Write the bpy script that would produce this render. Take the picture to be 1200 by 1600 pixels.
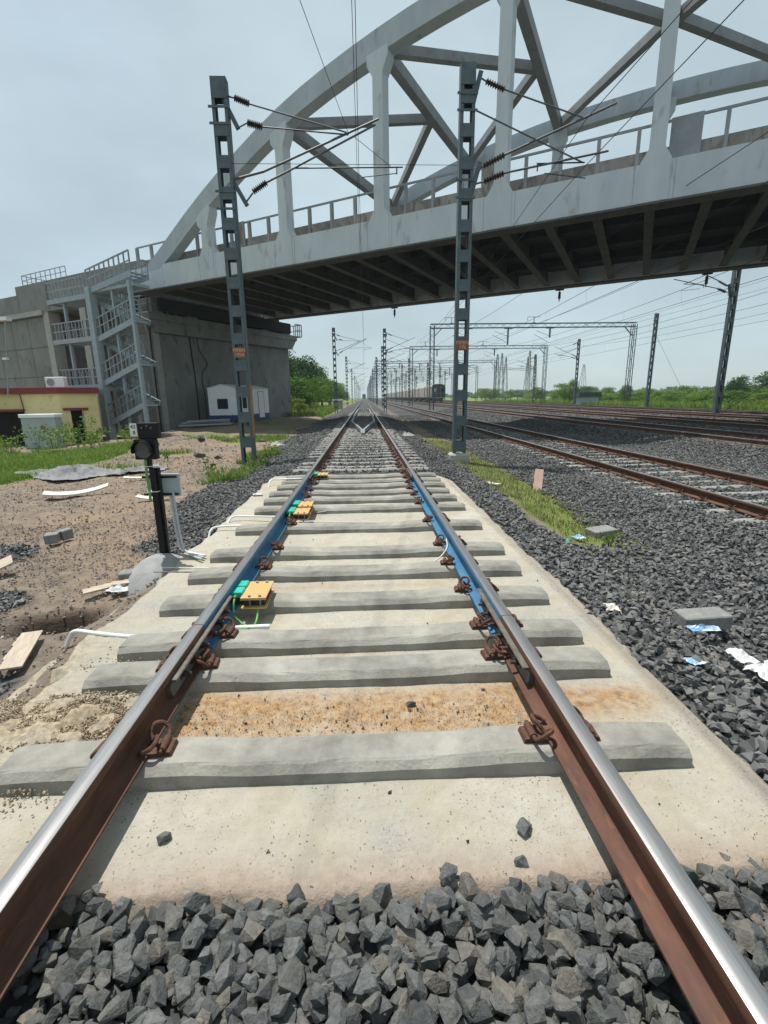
import bpy, bmesh, math, random
import numpy as np
from mathutils import Vector, Matrix
R = math.radians
random.seed(7); rng = np.random.default_rng(7)
sc = bpy.context.scene
for o in list(bpy.data.objects): bpy.data.objects.remove(o)

# ------------------------------------------------------------------ camera
CAM = Vector((.085, 0, 1.467)); YAW, PIT, ROL = R(2.148), R(13.635), R(.784)
fw = Vector((math.sin(YAW)*math.cos(PIT), math.cos(YAW)*math.cos(PIT), -math.sin(PIT)))
rt = Vector((math.cos(YAW), -math.sin(YAW), 0)); dn = fw.cross(rt)
r_ = rt*math.cos(ROL)+dn*math.sin(ROL); d_ = -rt*math.sin(ROL)+dn*math.cos(ROL)
cd = bpy.data.cameras.new('camera'); cam = bpy.data.objects.new('camera', cd); sc.collection.objects.link(cam)
m3 = Matrix((r_, -d_, -fw)).transposed(); cam.matrix_world = Matrix.Translation(CAM) @ m3.to_4x4()
cd.sensor_fit = 'VERTICAL'; cd.sensor_height = 36; cd.lens = 739.83/1600*36; cd.clip_start = .05; cd.clip_end = 6000
sc.camera = cam
# ------------------------------------------------------------------ sky, sun, exposure
SHX, SHY = .22, -.25                         # shadow shift per metre of height
EL = math.atan2(1, math.hypot(SHX, SHY)); AZ = math.atan2(-SHX, -SHY)   # azimuth from +Y towards +X
w = bpy.data.worlds.new('World'); sc.world = w; w.use_nodes = True
wn, wl = w.node_tree.nodes, w.node_tree.links
bg = wn['Background']; sky = wn.new('ShaderNodeTexSky'); sky.sky_type = 'NISHITA'; sky.sun_disc = False
sky.sun_elevation = EL; sky.sun_rotation = AZ % (2*math.pi); sky.air_density = 1.0; sky.dust_density = .8; sky.ozone_density = 1.0; sky.altitude = 0
# thin high veil of haze over the blue, slightly uneven
wtc = wn.new('ShaderNodeTexCoord'); wnz = wn.new('ShaderNodeTexNoise'); wnz.inputs['Scale'].default_value = 1.6; wnz.inputs['Detail'].default_value = 5; wl.new(wtc.outputs['Generated'], wnz.inputs['Vector'])
wmr = wn.new('ShaderNodeMapRange'); wmr.inputs[1].default_value = .3; wmr.inputs[2].default_value = .7; wmr.inputs[3].default_value = .58; wmr.inputs[4].default_value = .85; wl.new(wnz.outputs[0], wmr.inputs[0])
wmx = wn.new('ShaderNodeMix'); wmx.data_type = 'RGBA'; wmx.inputs[7].default_value = (5.2, 6.3, 6.6, 1); wl.new(wmr.outputs[0], wmx.inputs[0]); wl.new(sky.outputs[0], wmx.inputs[6])
wn2 = wn.new('ShaderNodeTexNoise'); wn2.inputs['Scale'].default_value = 2.4; wn2.inputs['Detail'].default_value = 6; wmp = wn.new('ShaderNodeMapping'); wmp.inputs['Scale'].default_value = (1, 1, 2.2); wl.new(wtc.outputs['Generated'], wmp.inputs[0]); wl.new(wmp.outputs[0], wn2.inputs['Vector'])
wm2 = wn.new('ShaderNodeMapRange'); wm2.inputs[1].default_value = .35; wm2.inputs[2].default_value = .65; wm2.inputs[3].default_value = .93; wm2.inputs[4].default_value = 1.16; wl.new(wn2.outputs[0], wm2.inputs[0])
wv = wn.new('ShaderNodeVectorMath'); wv.operation = 'SCALE'; wl.new(wmx.outputs[2], wv.inputs[0]); wl.new(wm2.outputs[0], wv.inputs['Scale'])
wl.new(wv.outputs[0], bg.inputs[0]); bg.inputs[1].default_value = .1
sd = bpy.data.lights.new('sun', 'SUN'); sd.energy = 4.9; sd.angle = R(.6); sd.color = (1, .96, .9)
sun = bpy.data.objects.new('sun', sd); sc.collection.objects.link(sun)
sun.rotation_euler = Vector((SHX, SHY, -1)).to_track_quat('-Z', 'Y').to_euler()
sc.view_settings.view_transform = 'Standard'; sc.view_settings.look = 'None'; sc.view_settings.gamma = 1
sc.view_settings.exposure = 0.14; sc.view_settings.use_curve_mapping = False
try:
    sc.cycles.max_bounces = 5; sc.cycles.volume_bounces = 0
except Exception: pass

# ------------------------------------------------------------------ helpers
def link(o): sc.collection.objects.link(o); return o
def tag(o, label=None, cat=None, group=None, kind=None):
    if label: o['label'] = label
    if cat: o['category'] = cat
    if group: o['group'] = group
    if kind: o['kind'] = kind
    return o
def empty(name, loc, label, cat, group=None, rz=0):
    o = link(bpy.data.objects.new(name, None)); o.location = loc; o.rotation_euler = (0, 0, rz); o.empty_display_size = .1
    return tag(o, label, cat, group)
def copy_tree(o, parent=None):
    c = o.copy(); link(c)
    if parent is not None:
        c.parent = parent; c.matrix_parent_inverse = o.matrix_parent_inverse.copy()
    for ch in list(KIDS.get(o.name, [])):
        n = copy_tree(ch, c)
    return c
KIDS = {}
class MB:
    """collects faces (with material slot) and builds one mesh object"""
    def __init__(s, M=None): s.v = []; s.f = []; s.m = []; s.M = M; s.n = 0; s.mi = 0
    def add(s, vs, fs, mi=None):
        if s.M is not None: vs = [s.M @ Vector(p) for p in vs]
        k = s.n; s.v += [tuple(p) for p in vs]; s.n += len(vs)
        for f in fs: s.f.append(tuple(i+k for i in f)); s.m.append(s.mi if mi is None else mi)
        return s
    def box(s, x0, x1, y0, y1, z0, z1, mi=None):
        return s.add([(x0,y0,z0),(x1,y0,z0),(x1,y1,z0),(x0,y1,z0),(x0,y0,z1),(x1,y0,z1),(x1,y1,z1),(x0,y1,z1)],
            [(0,3,2,1),(4,5,6,7),(0,1,5,4),(1,2,6,5),(2,3,7,6),(3,0,4,7)], mi)
    def prism(s, poly, a, b, axes='xz', mi=None):
        """poly of 2D points in the plane of axes, extruded along the third axis from a to b"""
        n = len(poly); vs = []
        for t in (a, b):
            for p, q in poly:
                vs.append({'xz': (p, t, q), 'yz': (t, p, q), 'xy': (p, q, t)}[axes])
        fs = [tuple(range(n)), tuple(reversed(range(n, 2*n)))]
        for i in range(n):
            j = (i+1) % n; fs.append((i, i+n, j+n, j))
        return s.add(vs, fs, mi)
    def beam(s, a, b, w, h, up=(0,0,1), mi=None):
        a = Vector(a); b = Vector(b); d = (b-a).normalized(); u = Vector(up)
        sd_ = d.cross(u)
        if sd_.length < 1e-4: sd_ = d.cross(Vector((1,0,0)))
        sd_.normalize(); u = sd_.cross(d).normalized(); vs = []
        for p in (a, b):
            for sx, sz in ((-1,-1),(1,-1),(1,1),(-1,1)): vs.append(p+sd_*(sx*w/2)+u*(sz*h/2))
        return s.add(vs, [(0,1,2,3),(7,6,5,4),(0,4,5,1),(1,5,6,2),(2,6,7,3),(3,7,4,0)], mi)
    def tube(s, pts, r, n=6, mi=None, cap=True):
        pts = [Vector(p) for p in pts]; rs = r if isinstance(r, (list, tuple)) else [r]*len(pts)
        vs = []; prev = None
        for i, p in enumerate(pts):
            t = (pts[min(i+1, len(pts)-1)]-pts[max(i-1, 0)]).normalized()
            if prev is None:
                a = t.orthogonal().normalized()
            else:
                a = (prev - t*prev.dot(t)).normalized()
            prev = a; b = t.cross(a)
            for k in range(n):
                q = 2*math.pi*k/n; vs.append(p+(a*math.cos(q)+b*math.sin(q))*rs[i])
        fs = []
        for i in range(len(pts)-1):
            for k in range(n):
                j = (k+1) % n; fs.append((i*n+k, i*n+j, i*n+n+j, i*n+n+k))
        if cap: fs.append(tuple(reversed(range(n)))); fs.append(tuple(range((len(pts)-1)*n, len(pts)*n)))
        return s.add(vs, fs, mi)
    def mesh(s, name, mats):
        me = bpy.data.meshes.new(name); me.from_pydata(s.v, [], s.f)
        for m in (mats if isinstance(mats, (list, tuple)) else [mats]): me.materials.append(m)
        if any(s.m): me.polygons.foreach_set('material_index', s.m)
        me.update(); return me
    def build(s, name, mats, parent=None, world=True, smooth=False, bevel=0):
        if parent is not None and world:
            L = parent.location; c = parent.rotation_euler.z
            inv = (Matrix.Translation(L) @ Matrix.Rotation(c, 4, 'Z')).inverted()
            s.v = [tuple(inv @ Vector(p)) for p in s.v]
        me = s.mesh(name, mats); o = link(bpy.data.objects.new(name, me))
        if smooth:
            me.polygons.foreach_set('use_smooth', [True]*len(me.polygons))
        if bevel:
            b = o.modifiers.new('bevel', 'BEVEL'); b.width = bevel; b.segments = 1; b.limit_method = 'ANGLE'; b.angle_limit = R(40)
        if parent is not None: setp(o, parent)
        return o
def setp(o, parent): o.parent = parent; KIDS.setdefault(parent.name, []).append(o); return o
def part(name, mesh, parent, loc=(0,0,0), rot=(0,0,0), scale=(1,1,1)):
    o = link(bpy.data.objects.new(name, mesh)); o.location = loc; o.rotation_euler = rot; o.scale = scale
    if parent is not None: setp(o, parent)
    return o
def catmull(P, k=6, closed=False):
    P = [Vector(p) for p in P]; out = []
    for i in range(len(P)-1):
        p0 = P[max(i-1, 0)]; p1 = P[i]; p2 = P[i+1]; p3 = P[min(i+2, len(P)-1)]
        for j in range(k):
            t = j/k; out.append(.5*((2*p1)+(p2-p0)*t+(2*p0-5*p1+4*p2-p3)*t*t+(3*p1-p0-3*p2+p3)*t**3))
    out.append(P[-1]); return out
def fast_mesh(name, V, F, mat, smooth=False, attrs=None):
    """numpy verts (n,3), faces (m,k) of one size"""
    me = bpy.data.meshes.new(name); k = F.shape[1]
    me.vertices.add(len(V)); me.vertices.foreach_set('co', np.asarray(V, np.float32).ravel())
    me.loops.add(F.size); me.loops.foreach_set('vertex_index', F.astype(np.int32).ravel())
    me.polygons.add(len(F)); me.polygons.foreach_set('loop_start', np.arange(0, F.size, k, dtype=np.int32))
    if smooth: me.polygons.foreach_set('use_smooth', np.ones(len(F), bool))
    me.update(calc_edges=True)
    for an, av in (attrs or {}).items():
        a = me.attributes.new(an, 'FLOAT', 'POINT'); a.data.foreach_set('value', np.asarray(av, np.float32))
    if not smooth: me.shade_flat()
    me.materials.append(mat); return me
def vnoise(x, y, sc_=1.0, seed=0):
    """cheap value noise, vectorised, 0..1"""
    x = np.asarray(x)*sc_+seed*17.3; y = np.asarray(y)*sc_+seed*5.7
    xi = np.floor(x).astype(np.int64); yi = np.floor(y).astype(np.int64); fx = x-xi; fy = y-yi
    def h(a, b):
        n = (a*374761393+b*668265263+seed*974711) & 0x7fffffff; n = (n ^ (n >> 13))*1274126177 & 0x7fffffff
        return ((n ^ (n >> 16)) & 0xffff)/65535.
    sx = fx*fx*(3-2*fx); sy = fy*fy*(3-2*fy)
    return (h(xi, yi)*(1-sx)+h(xi+1, yi)*sx)*(1-sy)+(h(xi, yi+1)*(1-sx)+h(xi+1, yi+1)*sx)*sy
def fbm(x, y, s_=1.0, seed=0, o=4):
    t = 0; a = .5; n = 0
    for i in range(o): t = t+a*vnoise(x, y, s_*2**i, seed+i); n += a; a *= .5
    return t/n
def text_mesh(txt, size, mat, extrude=.001):
    c = bpy.data.curves.new('t', 'FONT'); c.body = txt; c.size = size; c.align_x = 'CENTER'; c.align_y = 'CENTER'; c.extrude = extrude
    c.space_line = .85
    o = bpy.data.objects.new('t', c); link(o); bpy.context.view_layer.update()
    me = bpy.data.meshes.new_from_object(o.evaluated_get(bpy.context.evaluated_depsgraph_get()))
    bpy.data.objects.remove(o); me.materials.clear(); me.materials.append(mat); return me

# ------------------------------------------------------------------ materials
def mat(name, c1, c2=None, scale=8, rough=.8, metal=0, bump=.2, bscale=None, bdist=.01, c3=None, c3s=40, c3w=(.6,.75), attr=None, trans=0, spec=.5, stretch=None):
    m = bpy.data.materials.new(name); m.use_nodes = True; N_, L_ = m.node_tree.nodes, m.node_tree.links
    b = N_['Principled BSDF']; b.inputs['Roughness'].default_value = rough; b.inputs['Metallic'].default_value = metal
    b.inputs['Specular IOR Level'].default_value = spec
    tc = N_.new('ShaderNodeTexCoord'); co = tc.outputs['Object']
    if stretch:
        mp = N_.new('ShaderNodeMapping'); mp.inputs['Scale'].default_value = stretch; L_.new(co, mp.inputs[0]); co = mp.outputs[0]
    n = N_.new('ShaderNodeTexNoise'); n.inputs['Scale'].default_value = scale; n.inputs['Detail'].default_value = 7; n.inputs['Roughness'].default_value = .65; L_.new(co, n.inputs['Vector'])
    rp = N_.new('ShaderNodeValToRGB'); rp.color_ramp.elements[0].position = .35; rp.color_ramp.elements[1].position = .68
    rp.color_ramp.elements[0].color = (*c1, 1); rp.color_ramp.elements[1].color = (*(c2 or c1), 1); L_.new(n.outputs[0], rp.inputs[0]); out = rp.outputs[0]
    def mixc(fac, a, bb, kind='MIX'):
        x = N_.new('ShaderNodeMix'); x.data_type = 'RGBA'; x.blend_type = kind
        if isinstance(fac, (int, float)): x.inputs[0].default_value = fac
        else: L_.new(fac, x.inputs[0])
        L_.new(a, x.inputs[6])
        if isinstance(bb, tuple): x.inputs[7].default_value = (*bb, 1)
        else: L_.new(bb, x.inputs[7])
        return x.outputs[2]
    if c3:
        n3 = N_.new('ShaderNodeTexNoise'); n3.inputs['Scale'].default_value = c3s; n3.inputs['Detail'].default_value = 4; L_.new(co, n3.inputs['Vector'])
        mr = N_.new('ShaderNodeMapRange'); mr.inputs[1].default_value = c3w[0]; mr.inputs[2].default_value = c3w[1]; L_.new(n3.outputs[0], mr.inputs[0])
        out = mixc(mr.outputs[0], out, c3)
    if attr:
        at = N_.new('ShaderNodeAttribute'); at.attribute_name = 'rnd'
        r2 = N_.new('ShaderNodeValToRGB'); els = r2.color_ramp.elements
        els[0].color = (*attr[0], 1); els[1].color = (*attr[-1], 1)
        for i, c in enumerate(attr[1:-1]): e = els.new((i+1)/(len(attr)-1)); e.color = (*c, 1)
        L_.new(at.outputs['Fac'], r2.inputs[0]); out = mixc(1.0, out, r2.outputs[0], 'MULTIPLY')
    L_.new(out, b.inputs['Base Color'])
    if bump:
        nb = N_.new('ShaderNodeTexNoise'); nb.inputs['Scale'].default_value = bscale or scale*4; nb.inputs['Detail'].default_value = 6; L_.new(co, nb.inputs['Vector'])
        bp = N_.new('ShaderNodeBump'); bp.inputs['Strength'].default_value = bump; bp.inputs['Distance'].default_value = bdist
        L_.new(nb.outputs[0], bp.inputs['Height']); L_.new(bp.outputs[0], b.inputs['Normal'])
    if trans:
        tr = N_.new('ShaderNodeBsdfTranslucent'); L_.new(out, tr.inputs[0]); ms = N_.new('ShaderNodeMixShader'); ms.inputs[0].default_value = trans
        L_.new(b.outputs[0], ms.inputs[1]); L_.new(tr.outputs[0], ms.inputs[2]); L_.new(ms.outputs[0], N_['Material Output'].inputs[0])
    return m
M_ = {}
M_['sleeper'] = mat('sleeper_concrete', (.175,.168,.148), (.335,.322,.28), 4, .92, bump=.6, bscale=70, bdist=.006, c3=(.12,.115,.105), c3s=70, c3w=(.66,.76))
M_['sleeper_old'] = mat('ballasted_sleeper_concrete', (.19,.185,.17), (.31,.305,.285), 12, .9, bump=.4, bscale=60, bdist=.006, c3=(.13,.125,.115), c3s=40)
M_['rust'] = mat('rusty_rail_steel', (.06,.025,.015), (.13,.053,.028), 14, .72, .1, bump=.25, bscale=90, bdist=.002, c3=(.21,.085,.035), c3s=30, c3w=(.62,.8), stretch=(1,.3,1))
M_['rust_far'] = mat('weathered_rail_steel', (.09,.045,.032), (.16,.08,.055), 6, .8, .1, bump=0)
M_['rustclip'] = mat('rusty_clip_iron', (.055,.026,.018), (.14,.062,.038), 60, .8, .2, bump=.5, bscale=200, bdist=.001)
M_['polish'] = mat('polished_rail_head', (.33,.32,.315), (.44,.43,.42), 20, .33, .8, bump=.05, bscale=60, bdist=.001, c3=(.27,.24,.22), c3s=7, c3w=(.62,.8), stretch=(6,.25,1))
M_['bluerail'] = mat('blue_painted_rail', (.018,.105,.22), (.035,.165,.29), 9, .6, bump=.15, bscale=80, bdist=.001, c3=(.13,.25,.28), c3s=40, c3w=(.6,.8))
M_['plate'] = mat('greasy_fishplate_steel', (.10,.09,.08), (.19,.165,.14), 20, .6, .4, bump=.3, bscale=120, bdist=.001)
M_['blacksteel'] = mat('black_bolt_steel', (.03,.027,.025), (.07,.055,.045), 60, .7, .3, bump=.3)
M_['mast'] = mat('mast_grey_paint', (.062,.088,.10), (.105,.14,.152), 5, .55, .1, bump=.1, c3=(.10,.08,.07), c3s=14, c3w=(.66,.8))
M_['galv'] = mat('galvanised_steel', (.23,.25,.26), (.33,.35,.36), 6, .5, .4, bump=.05)
M_['tube'] = mat('weathered_tube_steel', (.07,.078,.085), (.11,.12,.125), 6, .6, .2, bump=0)
M_['wire'] = mat('wire_copper_dark', (.035,.035,.037), None, 5, .5, .5, bump=0)
M_['insul'] = mat('insulator_dark_brown', (.04,.03,.03), (.07,.05,.045), 20, .3, bump=0)
M_['insulred'] = mat('insulator_red_brown', (.10,.04,.03), (.14,.06,.05), 20, .4, bump=0)
M_['bridge'] = mat('bridge_grey_paint', (.36,.40,.43), (.45,.49,.52), 1.2, .6, bump=.08, bscale=6, c3=(.25,.235,.22), c3s=2.5, c3w=(.62,.82), stretch=(1,1,.35))
M_['bridgelight'] = mat('bridge_pale_paint', (.47,.51,.54), (.56,.60,.62), 1.0, .6, bump=.08, bscale=6, c3=(.24,.21,.18), c3s=2.6, c3w=(.60,.82), stretch=(1,1,.35))
M_['bridgein'] = mat('bridge_inner_grey', (.22,.23,.24), (.30,.31,.315), 1.5, .7, bump=.08, c3=(.17,.15,.13), c3s=4, c3w=(.6,.8))
M_['parapet'] = mat('stained_parapet_concrete', (.17,.155,.14), (.29,.27,.245), 2.2, .9, bump=.2, c3=(.10,.085,.075), c3s=5, c3w=(.5,.72), stretch=(1,1,.4))
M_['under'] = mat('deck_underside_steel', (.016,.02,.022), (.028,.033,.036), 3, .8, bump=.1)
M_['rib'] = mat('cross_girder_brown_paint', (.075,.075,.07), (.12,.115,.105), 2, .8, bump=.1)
M_['concrete'] = mat('grey_wall_concrete', (.17,.175,.17), (.26,.26,.25), 1.1, .9, bump=.25, bscale=14, bdist=.01, c3=(.10,.10,.10), c3s=2.2, c3w=(.55,.75), stretch=(1,1,.5))
M_['concrete2'] = mat('pale_column_concrete', (.32,.32,.30), (.42,.42,.40), 2, .9, bump=.2, c3=(.22,.21,.2), c3s=4, c3w=(.6,.8))
M_['stair'] = mat('stair_blue_grey_paint', (.26,.32,.36), (.34,.40,.44), 4, .55, bump=.05, c3=(.16,.12,.10), c3s=10, c3w=(.68,.8))
M_['yellow'] = mat('yellow_wall_paint', (.66,.56,.27), (.74,.64,.34), 1.5, .8, bump=.1, c3=(.40,.33,.16), c3s=3, c3w=(.6,.8))
M_['maroon'] = mat('maroon_fascia_paint', (.17,.018,.02), (.22,.03,.03), 5, .6, bump=.05)
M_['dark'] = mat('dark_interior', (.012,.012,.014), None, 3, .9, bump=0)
M_['white'] = mat('white_painted_panel', (.78,.80,.82), (.84,.85,.86), 3, .5, bump=.04)
M_['navy'] = mat('navy_painted_panel', (.012,.03,.16), (.02,.045,.22), 3, .5, bump=.04)
M_['cabinet'] = mat('grey_blue_cabinet_paint', (.30,.36,.38), (.36,.42,.44), 3, .5, bump=.04)
M_['black'] = mat('black_gloss_paint', (.004,.0045,.006), (.009,.0095,.011), 20, .45, bump=.05, spec=.3)
M_['lens'] = mat('smoked_signal_lens', (.06,.075,.08), (.09,.10,.105), 4, .12, bump=0)
M_['signwhite'] = mat('white_sign_enamel', (.75,.75,.74), None, 4, .4, bump=0)
M_['ink'] = mat('black_lettering', (.02,.02,.02), None, 4, .6, bump=0)
M_['orange'] = mat('orange_number_plate', (.20,.07,.04), (.30,.10,.05), 30, .6, bump=0)
M_['cream'] = mat('cream_lettering', (.62,.42,.26), None, 4, .6, bump=0)
M_['green'] = mat('green_cable_sheath', (.07,.24,.045), (.12,.33,.08), 9, .4, bump=0)
M_['teal'] = mat('teal_plastic_cover', (.03,.42,.33), (.05,.50,.40), 6, .32, bump=.02)
M_['ochre'] = mat('ochre_coated_plate', (.50,.31,.11), (.58,.37,.15), 10, .45, bump=.04)
M_['pvc'] = mat('white_pvc_pipe', (.66,.67,.66), (.74,.74,.73), 6, .4, bump=0)
M_['pvcgrey'] = mat('grey_pvc_pipe', (.40,.43,.44), (.46,.49,.5), 6, .4, bump=0)
M_['plank'] = mat('weathered_ply_board', (.36,.29,.22), (.50,.43,.34), 9, .85, bump=.3, stretch=(6,1,1))
M_['boardpink'] = mat('pale_pink_board', (.55,.36,.29), (.64,.44,.36), 5, .8, bump=.1)
M_['mortar'] = mat('smooth_cement_mortar', (.22,.225,.22), (.33,.33,.32), 5, .9, bump=.3, bscale=30, bdist=.01)
M_['block'] = mat('grey_cement_block', (.17,.17,.165), (.26,.26,.25), 15, .92, bump=.5, bscale=50)
M_['wrapblue'] = mat('blue_printed_wrapper', (.03,.28,.62), (.75,.80,.85), 9, .3, bump=.2)
M_['film'] = mat('white_plastic_film', (.68,.70,.70), (.78,.78,.78), 4, .28, bump=.6, bscale=25, bdist=.01, trans=.25)
M_['paper'] = mat('dirty_paper', (.55,.5,.43), (.68,.64,.58), 8, .8, bump=.2)
M_['tarp'] = mat('grey_cement_sheet', (.15,.15,.155), (.25,.25,.25), 3, .85, bump=.7, bscale=9, bdist=.03)
M_['cable'] = mat('brown_white_cable', (.55,.52,.48), (.68,.66,.62), 3, .5, bump=0)
M_['browncable'] = mat('brown_cable_sheath', (.20,.10,.06), (.30,.17,.11), 3, .6, bump=0)
M_['wagon'] = mat('wagon_dusty_brown', (.33,.285,.245), (.42,.37,.32), .6, .8, bump=.05)
M_['wagonend'] = mat('wagon_dark_end', (.035,.045,.05), (.07,.08,.085), 3, .7, bump=.05)
M_['loco'] = mat('distant_loco_blue', (.02,.05,.08), (.03,.07,.10), 3, .6, bump=0)
M_['stone'] = mat('ballast_basalt', (.6,.6,.6), (1.15,1.15,1.12), 45, .85, bump=.7, bscale=150, bdist=.006, c3=(.60,.56,.48), c3s=60, c3w=(.54,.72), attr=[(.06,.064,.066),(.10,.105,.106),(.15,.154,.152),(.085,.09,.087),(.14,.138,.125),(.12,.125,.125),(.165,.145,.12)])
M_['stonefar'] = mat('ballast_basalt_far', (.8,.8,.8), (1,1,1), 8, .9, bump=0, attr=[(.06,.061,.063),(.11,.112,.113),(.14,.142,.142),(.20,.20,.195),(.10,.10,.098),(.24,.22,.19)])
M_['gravel'] = mat('reddish_gravel', (.8,.8,.8), (1,1,1), 20, .92, bump=.3, attr=[(.14,.13,.125),(.26,.20,.17),(.20,.18,.165),(.36,.28,.24),(.17,.16,.15),(.42,.37,.32)])
M_['pebble'] = mat('slab_debris', (.8,.8,.8), (1,1,1), 20, .9, bump=0, attr=[(.05,.045,.04),(.14,.08,.05),(.09,.07,.055),(.22,.15,.09)])
M_['sandc'] = mat('sandy_mortar_crumbs', (.8,.8,.8), (1,1,1), 20, .95, bump=0, attr=[(.18,.135,.09),(.32,.25,.165),(.44,.36,.25),(.26,.20,.13),(.50,.42,.30)])
def leafmat(n, cols, tr=.35): return mat(n, (.8,.8,.8), (1,1,1), 1.5, .6, bump=0, attr=cols, trans=tr, spec=.25)
M_['leafdark'] = leafmat('dark_tree_leaves', [(.018,.05,.012),(.03,.085,.02),(.05,.12,.028),(.065,.14,.03)])
M_['leaf'] = leafmat('green_tree_leaves', [(.05,.11,.016),(.09,.18,.026),(.13,.25,.035),(.19,.30,.05)])
M_['leafyel'] = leafmat('yellow_green_leaves', [(.09,.16,.02),(.14,.24,.035),(.20,.30,.05),(.25,.30,.08)])
M_['grass'] = leafmat('green_grass_blades', [(.09,.17,.025),(.15,.27,.04),(.22,.33,.06),(.30,.32,.11)], .35)
M_['drygrass'] = leafmat('dry_olive_grass', [(.12,.13,.045),(.20,.19,.075),(.30,.26,.12),(.36,.30,.17)], .3)
M_['bark'] = mat('tree_bark', (.08,.06,.045), (.14,.11,.08), 9, .9, bump=.4)

# ------------------------------------------------------------------ ground sheet
TR2, TR2Z = 6.45, -.07           # second track: centre and rail top
YARD = [12.1, 17.3, 22.5, 27.6]; YZ = .15
def ground_z(x, y):
    x = np.asarray(x, float); y = np.asarray(y, float)
    # left side: falls from the track shoulder to the plot at the left
    fl = np.interp(x, [-70,-16,-11,-7,-4.2,-3.2,-2.3,-1.72,-1.4], [-1.1,-.85,-.55,-.4,-.33,-.3,-.2,-.06,-.03])
    near = np.clip((9-y)/4, 0, 1)
    fn = np.interp(x, [-70,-16,-7,-4,-2.6,-2.0,-1.7,-1.4], [-.9,-.7,-.35,-.28,-.24,-.17,-.05,-.06])
    L = fl*(1-near)+fn*near
    up = np.clip((y-24)/10, 0, 1)*np.clip((x+14)/3, 0, 1); L = L*(1-up*.75*np.clip((-x-3)/2, 0, 1))
    Rr = np.interp(x, [1.4,1.7,2.1,2.7,3.4,4.2,4.9,8.0,8.8,9.8,10.6,29.4,31,36,60,200], [-.03,-.05,-.11,-.27,-.30,-.28,-.26,-.26,-.36,-.28,-.04,-.04,-.3,-.55,-.7,-.7])
    c = np.where(y < 1.18, -.06, np.where(y < 9.0, -.08, .035))
    z = np.where(x < -1.4, L, np.where(x > 1.4, Rr, c))
    d = np.clip((y-9)/.3, 0, 1); z = np.where((np.abs(x) < 1.9) & (y > 9) & (np.abs(x) > 1.4), z+.03*d, z)
    und = (fbm(x, y, .35, 3)-.5)*.22*np.clip((np.abs(x)-3)/4, 0, 1) + (fbm(x, y, 1.3, 9)-.5)*.1*np.clip((np.abs(x)-1.8)/.5, 0, 1)
    z = z+np.where((x > 4.5) & (x < 30), und*.25, und)
    hole = np.exp(-(((x+2.42)/.30)**4+((y-3.5)/.16)**4)); z = z-.5*hole+.05*np.exp(-(((x+2.5)/.6)**2+((y-3.1)/.2)**2))
    mound = np.exp(-(((x+7.6)/2.6)**2+((y-20.5)/1.6)**2)); z = z+.35*mound*fbm(x, y, 2, 5)*1.6
    return z
def axis(parts):
    out = [parts[0][0]]
    for a, b, st in parts:
        n = max(1, int(round((b-a)/st))); out += list(np.linspace(a, b, n+1)[1:])
    return np.array(out)
gx = axis([(-1400,-400,600),(-400,-60,40),(-60,-20,2.5),(-20,-9,.4),(-9,-1.5,.06),(-1.5,1.5,.25),(1.5,4.5,.06),(4.5,12,.25),(12,36,.8),(36,80,3),(80,400,40),(400,1400,400)])
gy = axis([(-40,-2,6),(-2,.2,.4),(.2,7,.06),(7,14,.12),(14,30,.3),(30,60,.8),(60,140,3),(140,500,20),(500,1850,300)])
X, Y = np.meshgrid(gx, gy); Z = ground_z(X, Y)
small = (fbm(X, Y, 6, 21)-.5)*.05*((X < -1.7) & (X > -12) & (Y < 22)); Z = Z+small
V = np.stack([X.ravel(), Y.ravel(), Z.ravel()], 1); nx, ny = len(gx), len(gy)
idx = np.arange(nx*ny).reshape(ny, nx)
F = np.stack([idx[:-1,:-1].ravel(), idx[:-1,1:].ravel(), idx[1:,1:].ravel(), idx[1:,:-1].ravel()], 1)
def sm(a, b, t): t = np.clip((t-a)/(b-a), 0, 1); return t*t*(3-2*t)
def ballast_mask(x, y):
    n = (fbm(x, y, .8, 31)-.5)
    lx = np.interp(y, [0,4.3,4.8,6,9,14,30], [-1.3,-1.3,-2.2,-2.7,-3.1,-3.3,-3.4])+n*.9
    a = sm(lx-.15, lx+.15, x)*(x < 31.5)
    strip = sm(2.3, 2.5, x+n*.5)*(1-sm(3.0, 3.25, x+n*.5+np.clip((6.5-y)*.12, -.3, .9)))*sm(4.7, 5.4, y)*(1-sm(24, 40, y)*.5)
    patch = np.exp(-(((x+4.6)/.9)**2+((y-5.4)/.7)**2))+np.exp(-(((x+3.6)/.8)**2+((y-4.0)/.35)**2))+.8*np.exp(-(((x+2.2)/.25)**2+((y-2.55)/.3)**2))
    return np.clip(a*(1-strip)+sm(.42, .62, patch+n*.35), 0, 1)
def grass_mask(x, y):
    n = fbm(x, y, .55, 41)
    a = sm(0, .8, (-x-7.3)+(y-9)*(-.12)+(n-.5)*2.6)*sm(7.2, 9, y)*(1-sm(19.5, 23, y))
    b = sm(2.35, 2.55, x)*(1-sm(3.2, 3.6, x))*sm(4.7, 5.6, y)*(1-sm(16, 24, y))*.9
    c = sm(.45, .6, n)*np.exp(-(((x+3.0)/.45)**2))*sm(9.5, 11, y)*(1-sm(15.5, 18, y))*1.5
    d = sm(31.0, 32.5, x)
    e = (sm(43, 46, y)*sm(.3, .55, n+.1)*(x < -4))
    f = sm(.55, .68, n)*(x < -3.2)*sm(12, 14, y)*.8
    return np.clip(a+b+c+d+e+f, 0, 1)
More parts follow.
